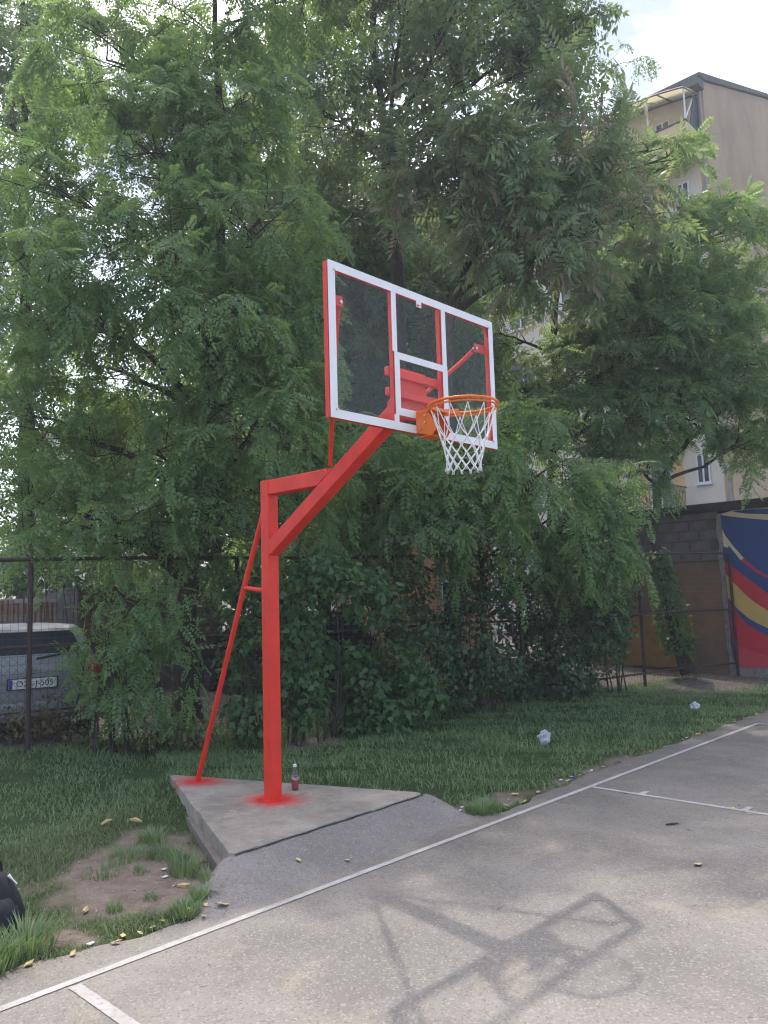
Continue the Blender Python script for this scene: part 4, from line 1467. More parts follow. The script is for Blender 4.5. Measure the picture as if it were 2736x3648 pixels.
TREE_D_LOBES=[(5.28,3.94,9.43,0.75,0.6),(5.49,3.38,8.79,0.88,0.66),(6.48,2.44,9.11,0.89,0.67),(6.47,2.36,9.66,0.48,0.3),(5.96,2.86,8.06,1.02,0.66),(7.08,2.09,8.32,0.6,0.45),(6.88,2.11,7.64,0.88,0.52),(6.27,2.7,7.04,0.95,0.51),(7.49,1.76,8.55,0.38,0.23),(7.68,1.65,7.94,0.41,0.34),(5.28,4.0,8.18,0.75,0.6),(6.94,2.08,9.26,0.34,0.22),(7.65,1.53,8.92,0.34,0.19),(7.96,1.36,8.85,0.34,0.19),(7.39,1.81,8.89,0.34,0.23),(5.9,3.29,7.58,0.82,0.45)]
TREE_E_TRUNK=[(9.3,4.96,0.37),(9.15,4.63,3.43),(9.04,4.36,5.86),(8.98,4.09,7.93),(8.93,3.93,9.28),(8.99,3.69,10.36)]
TREE_E_LOBES=[(8.26,5.01,6.88,0.91,0.63),(9.23,3.61,7.48,1.07,0.72),(9.99,2.7,8.15,1.07,0.81),(10.94,1.93,8.57,0.82,0.82),(11.42,1.62,7.38,0.63,0.82),(10.42,2.15,6.91,1.06,0.71),(9.79,2.92,6.24,1.15,0.71),(9.19,3.87,6.06,0.89,0.54),(8.47,4.69,5.65,0.81,0.54),(11.39,1.41,8.91,0.41,0.45),(9.34,3.43,5.09,1.14,0.61),(8.21,4.68,4.7,0.96,0.61),(10.7,2.22,10.22,0.5,0.26),(10.19,2.47,7.4,0.8,0.53),(9.66,3.09,6.98,0.8,0.53),(10.18,2.57,5.96,0.88,0.53),(10.7,2.4,9.04,0.55,0.41)]
TREE_F_TRUNK=[(10.81,2.82,0.22),(10.58,2.94,0.95),(10.36,3.0,2.01),(10.2,3.03,2.89),(10.09,2.87,3.67),(10.24,2.62,4.27),(10.42,2.23,4.67),(10.71,1.7,5.15)]
TREE_F_LOBES=[(10.11,2.32,5.18,0.95,0.52),(10.74,1.4,5.89,0.77,0.6),(10.93,1.4,4.69,0.52,0.6),(9.74,2.9,4.87,0.78,0.44),(10.44,1.9,5.68,0.78,0.43),(9.64,2.99,4.08,0.52,0.43)]
TREE_G_TRUNK=[(5.62,3.82,0.64),(5.58,3.69,1.69),(5.43,3.57,2.53),(5.2,3.53,3.36),(4.98,3.5,4.03)]
TREE_G_LOBES=[(4.77,3.35,3.64,0.87,0.47),(5.48,2.65,3.35,0.81,0.54),(4.32,3.86,3.4,0.74,0.47),(3.76,4.45,3.35,0.61,0.47),(4.77,2.91,2.73,0.71,0.39),(6.24,2.52,2.83,0.77,0.56),(6.78,2.18,3.25,0.57,0.42),(6.69,2.41,2.42,0.57,0.42),(4.38,3.59,2.83,0.66,0.33),(4.34,4.32,4.08,0.7,0.42),(5.7,3.15,4.28,0.71,0.42),(3.56,5.04,2.85,0.55,0.41)]
TREE_H_TRUNK=[(14.61,6.44,6.42),(14.39,6.09,10.08),(14.26,5.75,13.13),(14.18,5.5,15.2)]
TREE_H_LOBES=[(14.06,5.64,15.09,0.61,0.68),(14.45,5.14,15.68,0.55,0.31),(14.32,5.51,14.22,0.61,0.49),(14.11,5.86,13.38,0.74,0.74)]
TREE_I_TRUNK=[(7.07,9.04,0.4),(6.91,8.68,3.7),(6.83,8.29,6.6),(6.83,7.93,8.93),(6.78,7.66,10.96)]
TREE_I_LOBES=[(6.83,8.29,6.6,1.37,1.27),(7.86,7.07,7.53,1.37,1.17),(8.75,6.35,6.23,1.27,1.07),(7.77,7.47,5.6,1.27,0.98),(6.12,9.29,5.08,1.27,1.07),(6.49,7.56,8.9,1.23,1.04),(6.16,8.08,7.79,1.04,0.95),(6.4,7.42,10.41,1.04,0.76),(7.62,7.04,9.28,1.07,0.88),(8.34,6.41,8.57,0.98,0.68),(5.65,9.25,8.4,1.17,1.07),(4.62,10.1,9.79,1.17,1.07)]
TREE_J_TRUNK=[(5.15,14.37,0.58),(5.01,14.13,3.0),(4.88,13.92,5.21),(4.7,13.84,6.87)]
TREE_J_LOBES=[(3.87,14.21,5.37,1.19,0.87),(5.45,13.2,5.96,1.44,0.89),(3.12,14.62,3.21,1.26,0.84),(5.3,13.58,4.53,1.44,0.89),(6.68,12.13,4.59,1.33,1.0),(5.9,12.5,7.37,0.89,0.67)]
TREE_K_TRUNK=[(8.79,12.01,0.61),(8.59,11.67,4.1),(8.31,11.22,8.75),(8.12,10.68,13.39)]
TREE_K_LOBES=[(8.28,12.04,3.76,1.99,1.29),(9.89,10.34,3.81,1.75,1.29),(11.16,8.95,4.22,1.52,1.29),(8.42,11.4,6.89,2.11,1.75),(10.08,9.56,7.51,1.87,1.75),(7.59,12.57,9.56,1.8,1.8),(8.7,10.55,10.35,1.99,1.75),(10.13,8.99,10.76,1.75,1.52),(7.08,13.33,3.58,1.4,1.05),(11.04,8.74,6.31,1.52,1.4),(7.89,10.97,13.05,1.75,1.52),(7.79,12.89,6.22,1.44,1.44)]

def pinnate(pairs, length, ll, lw, ang=62, droop=0.35, fall=0.3, seed=0):
    """compound leaf along +x: two rows of leaflets and one at the tip, each one quad"""
    rs = np.random.default_rng(seed)
    vs, fs = [], []
    def leaflet(bx, side, a, L, W):
        bz = -droop * bx * bx / length
        dx, dy = math.cos(R(a)), side * math.sin(R(a))
        dz = -fall * rs.uniform(0.5, 1.5) - 2 * droop * bx / length * dx
        L = L * rs.uniform(0.88, 1.1)
        px_, py_ = -dy, dx
        o = len(vs)
        vs.extend([(bx, 0, bz), (bx + dx * L * 0.48 + px_ * W / 2, dy * L * 0.48 + py_ * W / 2, bz + dz * L * 0.42),
                   (bx + dx * L, dy * L, bz + dz * L), (bx + dx * L * 0.48 - px_ * W / 2, dy * L * 0.48 - py_ * W / 2, bz + dz * L * 0.42)])
        fs.append((o, o + 1, o + 2, o + 3))
    for k in range(pairs):
        bx = length * (0.16 + 0.78 * k / max(1, pairs - 1))
        taper = 0.78 + 0.22 * math.sin(math.pi * (k + 0.7) / (pairs + 0.4))
        for s in (-1, 1):
            leaflet(bx + rs.uniform(-0.01, 0.01) * length, s, ang + rs.uniform(-8, 8), ll * taper, lw * taper)
    leaflet(length * 0.97, 1, 2, ll, lw)
    return np.array(vs), np.array(fs)

def broad(lobed=False):
    if lobed:
        vs = [(0, 0, 0), (0.30, 0.46, -0.06), (0.52, 0.24, 0.0), (1, 0, -0.12), (0.52, -0.24, 0.0), (0.30, -0.46, -0.06)]
    else:
        vs = [(0, 0, 0), (0.34, 0.30, -0.05), (0.72, 0.22, -0.06), (1, 0, -0.14), (0.72, -0.22, -0.06), (0.34, -0.30, -0.05)]
    return np.array(vs), np.array([(0, 1, 2, 3), (0, 3, 4, 5)])

LOC = [pinnate(6, 0.25, 0.062, 0.036, ang=60, seed=s, droop=0.22 + 0.10 * s, fall=0.22) for s in range(3)]
AIL = [pinnate(7, 0.52, 0.15, 0.060, ang=66, droop=0.45, fall=0.55, seed=10 + s) for s in range(3)]
ASH = [pinnate(3, 0.24, 0.105, 0.052, ang=52, droop=0.35, fall=0.35, seed=20 + s) for s in range(3)]
BROAD = [broad(False)]
LOBED = [broad(True)]

def unit(a):
    return a / np.maximum(np.linalg.norm(a, axis=-1, keepdims=True), 1e-9)

def leaves_mesh(Pn, D, N, S, temps, rng):
    """place leaf templates: positions, directions, normals, sizes"""
    D = unit(D)
    Y = unit(np.cross(N, D))
    Z = np.cross(D, Y)
    vv, ff = [], []
    off = 0
    pick = rng.integers(0, len(temps), len(Pn))
    for t, (tv, tf) in enumerate(temps):
        sel = pick == t
        if not sel.any():
            continue
        p, d, y, z, s = Pn[sel], D[sel], Y[sel], Z[sel], S[sel]
        k = len(tv)
        w = p[:, None, :] + s[:, None, None] * (tv[None, :, 0, None] * d[:, None] + tv[None, :, 1, None] * y[:, None] + tv[None, :, 2, None] * z[:, None])
        vv.append(w.reshape(-1, 3))
        f = tf[None] + (np.arange(len(p)) * k)[:, None, None] + off
        ff.append(f.reshape(-1, tf.shape[1]))
        off += len(p) * k
    return np.concatenate(vv), np.concatenate(ff)

def tubes_np(paths, radii, sides):
    """many tapered tubes at once: lists of (k,3) point arrays and (k,) radii"""
    vv, ff = [], []
    off = 0
    for p, r in zip(paths, radii):
        p = np.asarray(p, float)
        r = np.asarray(r, float)
        k = len(p)
        d = unit(np.gradient(p, axis=0))
        ref = np.where(np.abs(d[:, 2:3]) > 0.9, np.array([[1.0, 0, 0]]), np.array([[0, 0, 1.0]]))
        a = unit(np.cross(d, ref))
        b = np.cross(d, a)
        th = 2 * np.pi * np.arange(sides) / sides
        w = p[:, None] + r[:, None, None] * (np.cos(th)[None, :, None] * a[:, None] + np.sin(th)[None, :, None] * b[:, None])
        vv.append(w.reshape(-1, 3))
        i = np.arange(k - 1)[:, None] * sides
        j = np.arange(sides)[None]
        f = np.stack([i + j, i + (j + 1) % sides, i + sides + (j + 1) % sides, i + sides + j], -1).reshape(-1, 4) + off
        ff.append(f)
        off += k * sides
    return np.concatenate(vv), np.concatenate(ff)

def bez(a, b, c, n):
    t = np.linspace(0, 1, n)[:, None]
    return (1 - t) ** 2 * a + 2 * t * (1 - t) * b + t * t * c

def tree(name, label, trunk, lobes, r0, temps, leafm, seed, dens=40.0, twig_len=0.60, per_twig=13, size=1.0, forks=None, droop=0.40, gap=0.16, group='trees along the fence', fan=False, dry_share=0.0):
    rng = np.random.default_rng(seed)
    trunk = [tuple(q) for q in trunk]
    if trunk[0][2] > 0.3:
        trunk = [(trunk[0][0], trunk[0][1], 0.12)] + trunk
    t = np.array(trunk)
    root = thing(name, label, 'tree', (t[0][0], t[0][1], 0.15), group)
    # smooth the trunk
    s = np.linspace(0, len(t) - 1, (len(t) - 1) * 4 + 1)
    tt_ = np.stack([np.interp(s, np.arange(len(t)), t[:, k]) for k in range(3)], 1)
    for _ in range(2):
        tt_[1:-1] = 0.25 * tt_[:-2] + 0.5 * tt_[1:-1] + 0.25 * tt_[2:]
    tt_[1:-1] += rng.normal(0, 0.02, tt_[1:-1].shape) * np.array([1, 1, 0.3])
    u = np.linspace(0, 1, len(tt_))
    tr = r0 * (1 - 0.82 * u ** 0.9) * (1 + 0.35 * np.exp(-u * 25))
    paths, rads = [tt_], [tr]
    thin_p, thin_r = [], []
    P_, D_, N_, S_ = [], [], [], []
    for (lx, ly, lz, rh, rv) in lobes:
        c = np.array([lx, ly, lz])
        hd = np.hypot(tt_[:, 0] - lx, tt_[:, 1] - ly)
        want = lz - 0.35 * rv - 0.45 * hd
        i0 = int(np.argmin(np.abs(tt_[:, 2] - want) + 0.15 * hd))
        i0 = max(i0, 2)
        a = tt_[i0]
        mid = (a + c) / 2 + np.array([0, 0, 0.10 * np.linalg.norm(c - a)]) + rng.normal(0, 0.12, 3)
        limb = bez(a, mid, c, 9)
        limb[1:-1] += rng.normal(0, 0.025, limb[1:-1].shape)
        lr = min(tr[i0] * 0.62, 0.018 + 0.018 * np.linalg.norm(c - a) + 0.02 * rh)
        paths.append(limb)
        rads.append(np.linspace(lr, 0.012, 9))
        area = math.pi * rh * rv
        nsub = 5 + int(area * 3.0)
        nodes = [limb[-1], limb[-2], limb[-3]]
        for k in range(nsub):
            d = unit(rng.normal(0, 1, 3))
            e = c + d * np.array([rh, rh, rv]) * rng.uniform(0.45, 0.85)
            st = limb[rng.integers(4, 9)]
            m_ = (st + e) / 2 + rng.normal(0, 0.08, 3) + np.array([0, 0, 0.06])
            br_ = bez(st, m_, e, 5)
            paths.append(br_)
            rads.append(np.linspace(0.012, 0.005, 5))
            nodes += [br_[2], br_[3], br_[4]]
        nodes = np.array(nodes)
        nt_ = max(6, int(area * dens))
        for k in range(nt_):
            d = unit(rng.normal(0, 1, 3))
            rr_ = rng.uniform(0.25, 1.0) ** 0.55
            p = c + d * np.array([rh, rh, rv]) * rr_
            if noise.noise(Vector((p[0] * 1.25 + seed, p[1] * 1.25, p[2] * 1.25))) < -0.30 + gap:
                continue
            nd_ = nodes[np.argmin(((nodes - p) ** 2).sum(1))]
            out = unit(p - nd_ + d * 0.25 + rng.normal(0, 0.25, 3) + np.array([0, 0, 0.15]))
            L = twig_len * rng.uniform(0.6, 1.2)
            e = p + out * L * 0.7 + np.array([0, 0, -droop * L * rng.uniform(0.4, 1.1)])
            m_ = p + out * L * 0.5 + np.array([0, 0, 0.05 * L])
            tw = bez(p, m_, e, 5)
            thin_p.append(np.concatenate([nd_[None], tw]))
            thin_r.append(np.linspace(0.005, 0.0018, 6))
            n = max(4, int(per_twig * rng.uniform(0.7, 1.25)))
            tpar = np.linspace(0.08, 1.0, n)
            if fan:
                tpar = 0.55 + 0.45 * tpar
            pos = (1 - tpar)[:, None] ** 2 * p + 2 * (tpar * (1 - tpar))[:, None] * m_ + (tpar ** 2)[:, None] * e
            tan = unit(2 * (1 - tpar)[:, None] * (m_ - p) + 2 * tpar[:, None] * (e - m_))
            side = unit(np.cross(tan, np.array([0, 0, 1.0])) + 1e-4)
            if fan:
                an = rng.uniform(0, 2 * np.pi, n)
                up_ = np.cross(side, tan)
                ld = 0.35 * tan + np.cos(an)[:, None] * side + np.sin(an)[:, None] * up_ + np.array([0, 0, -0.15])
            else:
                sg = np.where(np.arange(n) % 2 == 0, 1.0, -1.0)
                ld = 0.55 * tan + sg[:, None] * side * rng.uniform(0.6, 1.1, (n, 1)) + rng.normal(0, 0.22, (n, 3)) + np.array([0, 0, -0.14])
                ld[-1] = tan[-1] + rng.normal(0, 0.2, 3)
            nn_ = np.array([0, 0, 1.0]) + rng.normal(0, 0.60, (n, 3)) + 0.35 * d
            P_.append(pos)
            D_.append(ld)
            N_.append(nn_)
            S_.append(size * rng.uniform(0.75, 1.2, n))
    bv, bf = tubes_np(paths, rads, 7)
    np_obj('trunk', bv, bf, M['bark'], root, smooth=True)
    if thin_p:
        bv, bf = tubes_np(thin_p, thin_r, 3)
        o = np_obj('twigs', bv, bf, M['twig'], root)
        o['kind'] = 'stuff'
    PA, DA, NA, SA = np.concatenate(P_), np.concatenate(D_), np.concatenate(N_), np.concatenate(S_)
    if dry_share > 0:
        q = np.array([noise.noise(Vector((p[0] * 1.9 + 5, p[1] * 1.9, p[2] * 1.9))) for p in PA])
        pick = (q > 0.16) & (rng.uniform(0, 1, len(PA)) < dry_share)
        lv, lf = leaves_mesh(PA[pick], DA[pick], NA[pick], SA[pick], temps, rng)
        o = np_obj('dry_fronds', lv, lf, M['tan_frond'], root)
        o['kind'] = 'stuff'
        PA, DA, NA, SA = PA[~pick], DA[~pick], NA[~pick], SA[~pick]
    lv, lf = leaves_mesh(PA, DA, NA, SA, temps, rng)
    o = np_obj('crown', lv, lf, leafm, root)
    o['kind'] = 'stuff'
    return root

tree('locust_tree', 'big feathery locust tree filling the upper left behind the fence', TREE_A_TRUNK, TREE_A_LOBES, 0.17, LOC, M['locust'], 1, dens=46, gap=0.14)
tree('locust_tree', 'hazy far tree at the upper left edge of the picture', TREE_B_TRUNK, TREE_B_LOBES, 0.20, ASH, M['locust_far'], 2, dens=36, twig_len=0.8, per_twig=11, gap=0.10)
tree('ash_tree', 'tall dark broad tree above the middle with forked upright trunk', TREE_C_TRUNK, TREE_C_LOBES, 0.17, ASH, M['maple'], 3, dens=30, per_twig=11, droop=0.25, gap=0.22)
tree('heaven_tree', 'tree with long drooping fronds and brownish tips right of the middle', TREE_D_TRUNK, TREE_D_LOBES, 0.12, AIL, M['ailanthus'], 4, dens=26, twig_len=0.4, per_twig=8, fan=True, droop=0.2, gap=0.10, size=0.85, dry_share=0.45)
tree('locust_tree', 'locust tree with straight dark trunk in front of the apartment building', TREE_E_TRUNK, TREE_E_LOBES, 0.12, LOC, M['locust'], 5, size=1.15, gap=0.08, dens=36)
leaning = tree('locust_tree', 'leaning tree with ivy-wrapped trunk beside the mural garage', TREE_F_TRUNK, TREE_F_LOBES, 0.13, LOC, M['locust'], 6, size=1.15, gap=0.1)
tree('locust_tree', 'low drooping locust tree over the hedge behind the net', TREE_G_TRUNK, TREE_G_LOBES, 0.075, LOC, M['locust'], 7, size=1.2, dens=34, droop=0.8, gap=0.02)
tree('birch_tree', 'wispy far treetop against the sky beside the building canopy', TREE_H_TRUNK, TREE_H_LOBES, 0.16, ASH, M['locust_far'], 8, dens=14, twig_len=0.8, size=0.75, droop=0.9, gap=0.2)
tree('ash_tree', 'dense tree behind the backboard, deep in shade', TREE_I_TRUNK, TREE_I_LOBES, 0.2, ASH, M['maple'], 9, dens=22, twig_len=0.8, size=1.15, gap=0.05)
tree('ash_tree', 'shaded background tree deep behind the hedge and post', TREE_K_TRUNK, TREE_K_LOBES, 0.2, ASH, M['maple'], 12, dens=13, twig_len=1.0, size=1.6, gap=-0.1)
tree('garden_tree', 'sunlit yellow-green tree far behind the brick shed', TREE_J_TRUNK, TREE_J_LOBES, 0.2, ASH, M['locust_far'], 10, dens=20, twig_len=0.9, size=1.25, gap=0.0)

def bush(name, label, lobes, temps, leafm, seed, n_per=420, size=0.085, shell=0.55, stems=True, cat='bush', flat=0.0, group='shrubs along the fence'):
    rng = np.random.default_rng(seed)
    cx_, cy_ = np.mean([l[0] for l in lobes]), np.mean([l[1] for l in lobes])
    z0 = float(zg(np.array(cx_), np.array(cy_)))
    root = thing(name, label, cat, (cx_, cy_, z0), group)
    P_, D_, N_, S_ = [], [], [], []
    paths, rads = [], []
    for (lx, ly, lz, rh, rv) in lobes:
        area = 4 * math.pi * ((rh * rh) ** 1.6 / 3 + 2 * (rh * rv) ** 1.6 / 3) ** (1 / 1.6)
        n = int(area * n_per)
        d = unit(rng.normal(0, 1, (n, 3)))
        r = rng.uniform(shell, 1.08, n) + 0.10 * np.sin(d[:, 0] * 7 + lx * 5) * np.cos(d[:, 2] * 6 + seed)
        rad3 = np.array([rh, min(rh, 0.6) if flat else rh, rv])
        p = np.array([lx, ly, lz]) + d * rad3 * r[:, None]
        keep = np.array([noise.noise(Vector((q[0] * 2.6 + seed, q[1] * 2.6, q[2] * 2.6))) > -0.32 for q in p]) & (p[:, 2] > z0 + 0.01)
        p, d = p[keep], d[keep]
        n = len(p)
        P_.append(p)
        D_.append(d * 0.35 + rng.normal(0, 0.7, (n, 3)) + np.array([0, 0, -0.45]))
        N_.append(d * 0.7 + rng.normal(0, 0.42, (n, 3)) + np.array([0, 0, 0.5]))
        S_.append(size * rng.uniform(0.55, 1.25, n))
        if stems:
            for k in range(3):
                b0 = np.array([lx + rng.normal(0, 0.12), ly + rng.normal(0, 0.1), float(zg(np.array(lx), np.array(ly))) - 0.03])
                e = np.array([lx, ly, lz]) + rng.normal(0, 0.3, 3) * np.array([rh, rh, rv])
                paths.append(bez(b0, (b0 + e) / 2 + rng.normal(0, 0.1, 3), e, 6))
                rads.append(np.linspace(0.014, 0.004, 6))
    if paths:
        bv, bf = tubes_np(paths, rads, 5)
        np_obj('stems', bv, bf, M['twig'], root)
    lv, lf = leaves_mesh(np.concatenate(P_), np.concatenate(D_), np.concatenate(N_), np.concatenate(S_), temps, rng)
    o = np_obj('foliage', lv, lf, leafm, root)
    o['kind'] = 'stuff'
    return root

bush('locust_sapling', 'feathery locust sapling growing through the left fence bay', BUSH_SAPLING, LOC, M['locust'], 31, n_per=62, size=0.95)
bush('creeper_bush', 'leafy creeper bush climbing right behind the red post', BUSH_CREEPER1, LOBED, M['creeper'], 32, n_per=260, size=0.10)
elder = bush('elder_bush', 'elder bush with flat white flower heads right of the post', BUSH_ELDER, BROAD, M['creeper'], 33, n_per=240, size=0.11)
bush('creeper_bush', 'bright green low creeper bush at the lawn edge under the elder', BUSH_CREEPER2, LOBED, M['creeper'], 34, n_per=280, size=0.10)
bush('hedge_bush', 'shaded mixed hedge below the drooping locust branches', BUSH_HEDGE, BROAD, M['ivy'], 35, n_per=300, size=0.085)
bush('ivy_mass', 'thick dark ivy mass covering the fence beside the garage', BUSH_IVY, LOBED, M['ivy'], 36, n_per=330, size=0.085)
bush('dark_hedge', 'dark hedge behind the fence hiding the black car', BUSH_DARK, BROAD, M['ivy'], 37, n_per=170, size=0.11)
bush('weed_clump', 'dry tangled weeds at the foot of the left fence', BUSH_WEEDS, BROAD, M['dry'], 38, n_per=260, size=0.06, cat='weeds')
bush('roof_vine', 'sunlit vine spilling over the brick shed roof', BUSH_SHEDVINE, LOBED, M['locust_far'], 39, n_per=130, size=0.14, stems=False, cat='vine')

# ivy wrapped round the leaning trunk
rng = np.random.default_rng(50)
tp_ = np.array(TREE_F_TRUNK)
n = 1500
s = rng.uniform(0.55, 2.55, n)
base = np.stack([np.interp(s, np.arange(len(tp_)), tp_[:, k]) for k in range(3)], 1)
th = rng.uniform(0, 2 * np.pi, n)
rad = (0.16 + 0.14 * np.exp(-((s - 1.2) / 0.7) ** 2)) * rng.uniform(0.75, 1.15, n)
dr = np.stack([np.cos(th), np.sin(th), rng.normal(0, 0.3, n)], 1)
lv, lf = leaves_mesh(base + dr * rad[:, None], dr * 0.3 + rng.normal(0, 0.5, (n, 3)) + np.array([0, 0, -0.6]), dr + rng.normal(0, 0.4, (n, 3)) + np.array([0, 0, 0.4]), 0.095 * rng.uniform(0.6, 1.25, n), LOBED, rng)
o = np_obj('ivy', lv, lf, M['creeper'], leaning)
o['kind'] = 'stuff'

# elder flower heads: flat plates of tiny blossoms
for (fx, fy, fz_, fr_) in [(-4.255 + (a_ + 4.255) * 1.07, -3.651 + (b_ + 3.651) * 1.07, 1.778 + (c_ - 1.778) * 1.07, d_) for a_, b_, c_, d_ in [(1.99, 3.10, 2.10, 0.075), (2.17, 3.02, 1.98, 0.08), (2.27, 2.98, 1.95, 0.06), (2.36, 2.93, 1.92, 0.085), (2.02, 3.08, 1.84, 0.06), (2.28, 2.98, 1.66, 0.05)]]:
    n = 110
    a = rng.uniform(0, 2 * np.pi, n)
    q = np.sqrt(rng.uniform(0, 1, n)) * fr_
    P0 = np.stack([fx + q * np.cos(a), fy + q * np.sin(a), fz_ + 0.02 - q * q * 4 + rng.normal(0, 0.004, n)], 1)
    lv, lf = leaves_mesh(P0, rng.normal(0, 1, (n, 3)), np.array([0, -0.3, 1.0]) + rng.normal(0, 0.3, (n, 3)), np.full(n, 0.022), BROAD, rng)
    o = np_obj('flower_head', lv, lf, M['blossom'], elder)

# ------------------------------------------------------------------ grass
def in_pad(x, y):
    r_ = np.ones_like(x, bool)
    for i in range(3):
        a, b_ = PAD[i], PAD[(i + 1) % 3]
        r_ &= ((b_[0] - a[0]) * (y - a[1]) - (b_[1] - a[1]) * (x - a[0])) > -0.02
    return r_

def grass_patch(n, xr, yr, rng, hmin, hmax, wid, accept):
    x = rng.uniform(*xr, n)
    y = rng.uniform(*yr, n)
    e = edge_y(x)
    ok = (y > e - 0.01) & ~in_pad(x, y) & (y < fence_y(x) + 0.6)
    ok &= rng.uniform(0, 1, n) > dirt(x, y) * 1.25 - 0.12
    ok &= rng.uniform(0, 1, n) > gravel(x, y) * 0.97
    # thin, patchy growth
    ok &= rng.uniform(0, 1, n) < 0.50 + 0.55 * wob(x, y, 1.6) + 0.25 * wob(x, y, 4.3)
    ok &= ~((y < 0.98) & (x > -1.16 - 1.05 * (0.87 - y)) & (x < 1.0 + 0.1 * (0.9 - y)))
    ok &= accept(x, y, rng)
    x, y = x[ok], y[ok]
    n = len(x)
    h = rng.uniform(hmin, hmax, n) * (0.75 + 0.45 * np.clip(wob(x, y, 0.9) + 0.4, 0, 1))
    a = rng.uniform(0, 2 * np.pi, n)
    lean = h * rng.uniform(0.3, 1.5, n)
    dx, dy = np.cos(a), np.sin(a)
    wx, wy = -dy * wid / 2, dx * wid / 2
    z = zg(x, y) - 0.005
    w0 = rng.uniform(0.7, 1.3, n)
    v = np.stack([np.stack([x - wx * w0, y - wy * w0, z], 1), np.stack([x + wx * w0, y + wy * w0, z], 1),
                  np.stack([x + dx * lean * 0.3 - wx * w0 * 0.8, y + dy * lean * 0.3 - wy * w0 * 0.8, z + h * 0.6], 1), np.stack([x + dx * lean * 0.3 + wx * w0 * 0.8, y + dy * lean * 0.3 + wy * w0 * 0.8, z + h * 0.6], 1),
                  np.stack([x + dx * lean, y + dy * lean, z + h * 0.92], 1)], 1)
    f = np.array([(0, 1, 2), (1, 3, 2), (2, 3, 4)])
    ff = (np.arange(n) * 5)[:, None, None] + f[None]
    return v.reshape(-1, 3), ff.reshape(-1, 3)

rng = np.random.default_rng(77)
always = lambda x, y, r: np.ones_like(x, bool)
M['grass_worn'] = leaf_mat('worn_grass_blade', (0.080, 0.125, 0.058, 1), (0.210, 0.250, 0.115, 1), (0.26, 0.34, 0.10, 1), rough=0.5, tfac=0.35, dry=(0.30, 0.25, 0.14, 1))
v1, f1 = grass_patch(95000, (-4.0, 0.0), (0.4, 3.0), rng, 0.02, 0.055, 0.0055, always)
g1 = np_obj('grass', v1, f1, M['grass_worn'])
tag(g1, 'short trampled grass at the near left of the concrete pad', 'grass', kind='stuff')
v2, f2 = grass_patch(52000, (-3.0, 2.2), (2.6, 6.0), rng, 0.025, 0.075, 0.008, always)
g2 = np_obj('grass', v2, f2, M['grass'])
tag(g2, 'shaded grass between the pad and the fence', 'grass', kind='stuff')
v3, f3 = grass_patch(115000, (0.3, 11.8), (0.4, 4.6), rng, 0.025, 0.078, 0.009, always)
g3 = np_obj('grass', v3, f3, M['grass'])
tag(g3, 'green lawn strip along the far right of the court', 'grass', kind='stuff')
# long tufts at the pad's corner and by the kerb
def tufts(spots, rng):
    vs, fs = [], []
    off = 0
    for (tx, ty, r_, n, h0, h1) in spots:
        a = rng.uniform(0, 2 * np.pi, n)
        q = np.sqrt(rng.uniform(0, 1, n)) * r_
        x, y = tx + q * np.cos(a), ty + q * np.sin(a)
        h = rng.uniform(h0, h1, n)
        dx, dy = np.cos(a), np.sin(a)
        lean = h * rng.uniform(0.2, 0.9, n)
        w = 0.0038
        z = zg(x, y) - 0.005
        z = np.maximum(z, -0.03)
        v = np.stack([np.stack([x + dy * w, y - dx * w, z], 1), np.stack([x - dy * w, y + dx * w, z], 1),
                      np.stack([x + dx * lean * .3 + dy * w * .8, y + dy * lean * .3 - dx * w * .8, z + h * .6], 1), np.stack([x + dx * lean * .3 - dy * w * .8, y + dy * lean * .3 + dx * w * .8, z + h * .6], 1),
                      np.stack([x + dx * lean, y + dy * lean, z + h * .92], 1)], 1)
        vs.append(v.reshape(-1, 3))
        fs.append(((np.arange(n) * 5)[:, None, None] + np.array([(0, 1, 2), (1, 3, 2), (2, 3, 4)])[None]).reshape(-1, 3) + off)
        off += n * 5
    return np.concatenate(vs), np.concatenate(fs)
vt, ft_ = tufts([(-1.42, 0.66, 0.08, 220, 0.05, 0.12), (-1.24, 0.86, 0.05, 140, 0.06, 0.16), (-1.62, 0.55, 0.09, 200, 0.05, 0.1), (-1.20, 1.22, 0.11, 190, 0.05, 0.15), (-1.10, 1.42, 0.08, 110, 0.04, 0.12), (-1.12, 1.60, 0.12, 150, 0.05, 0.13), (-1.32, 1.75, 0.16, 190, 0.04, 0.11), (-1.60, 1.58, 0.14, 90, 0.03, 0.09), (-1.42, 1.42, 0.07, 30, 0.03, 0.08),
                 (1.18, 0.52, 0.13, 420, 0.06, 0.14), (1.4, 0.62, 0.08, 140, 0.05, 0.1), (-1.85, 0.95, 0.05, 60, 0.03, 0.08), (-1.62, 0.93, 0.04, 40, 0.03, 0.06), (-2.42, 0.80, 0.15, 300, 0.07, 0.17), (-2.65, 0.72, 0.15, 300, 0.07, 0.16), (-2.9, 0.75, 0.2, 350, 0.07, 0.16), (-1.0, 2.0, 0.1, 200, 0.06, 0.14)], rng)
gt = np_obj('grass_tufts', vt, ft_, M['grass'])
tag(gt, 'long fresh grass tufts at the corner of the concrete pad', 'grass', kind='stuff')

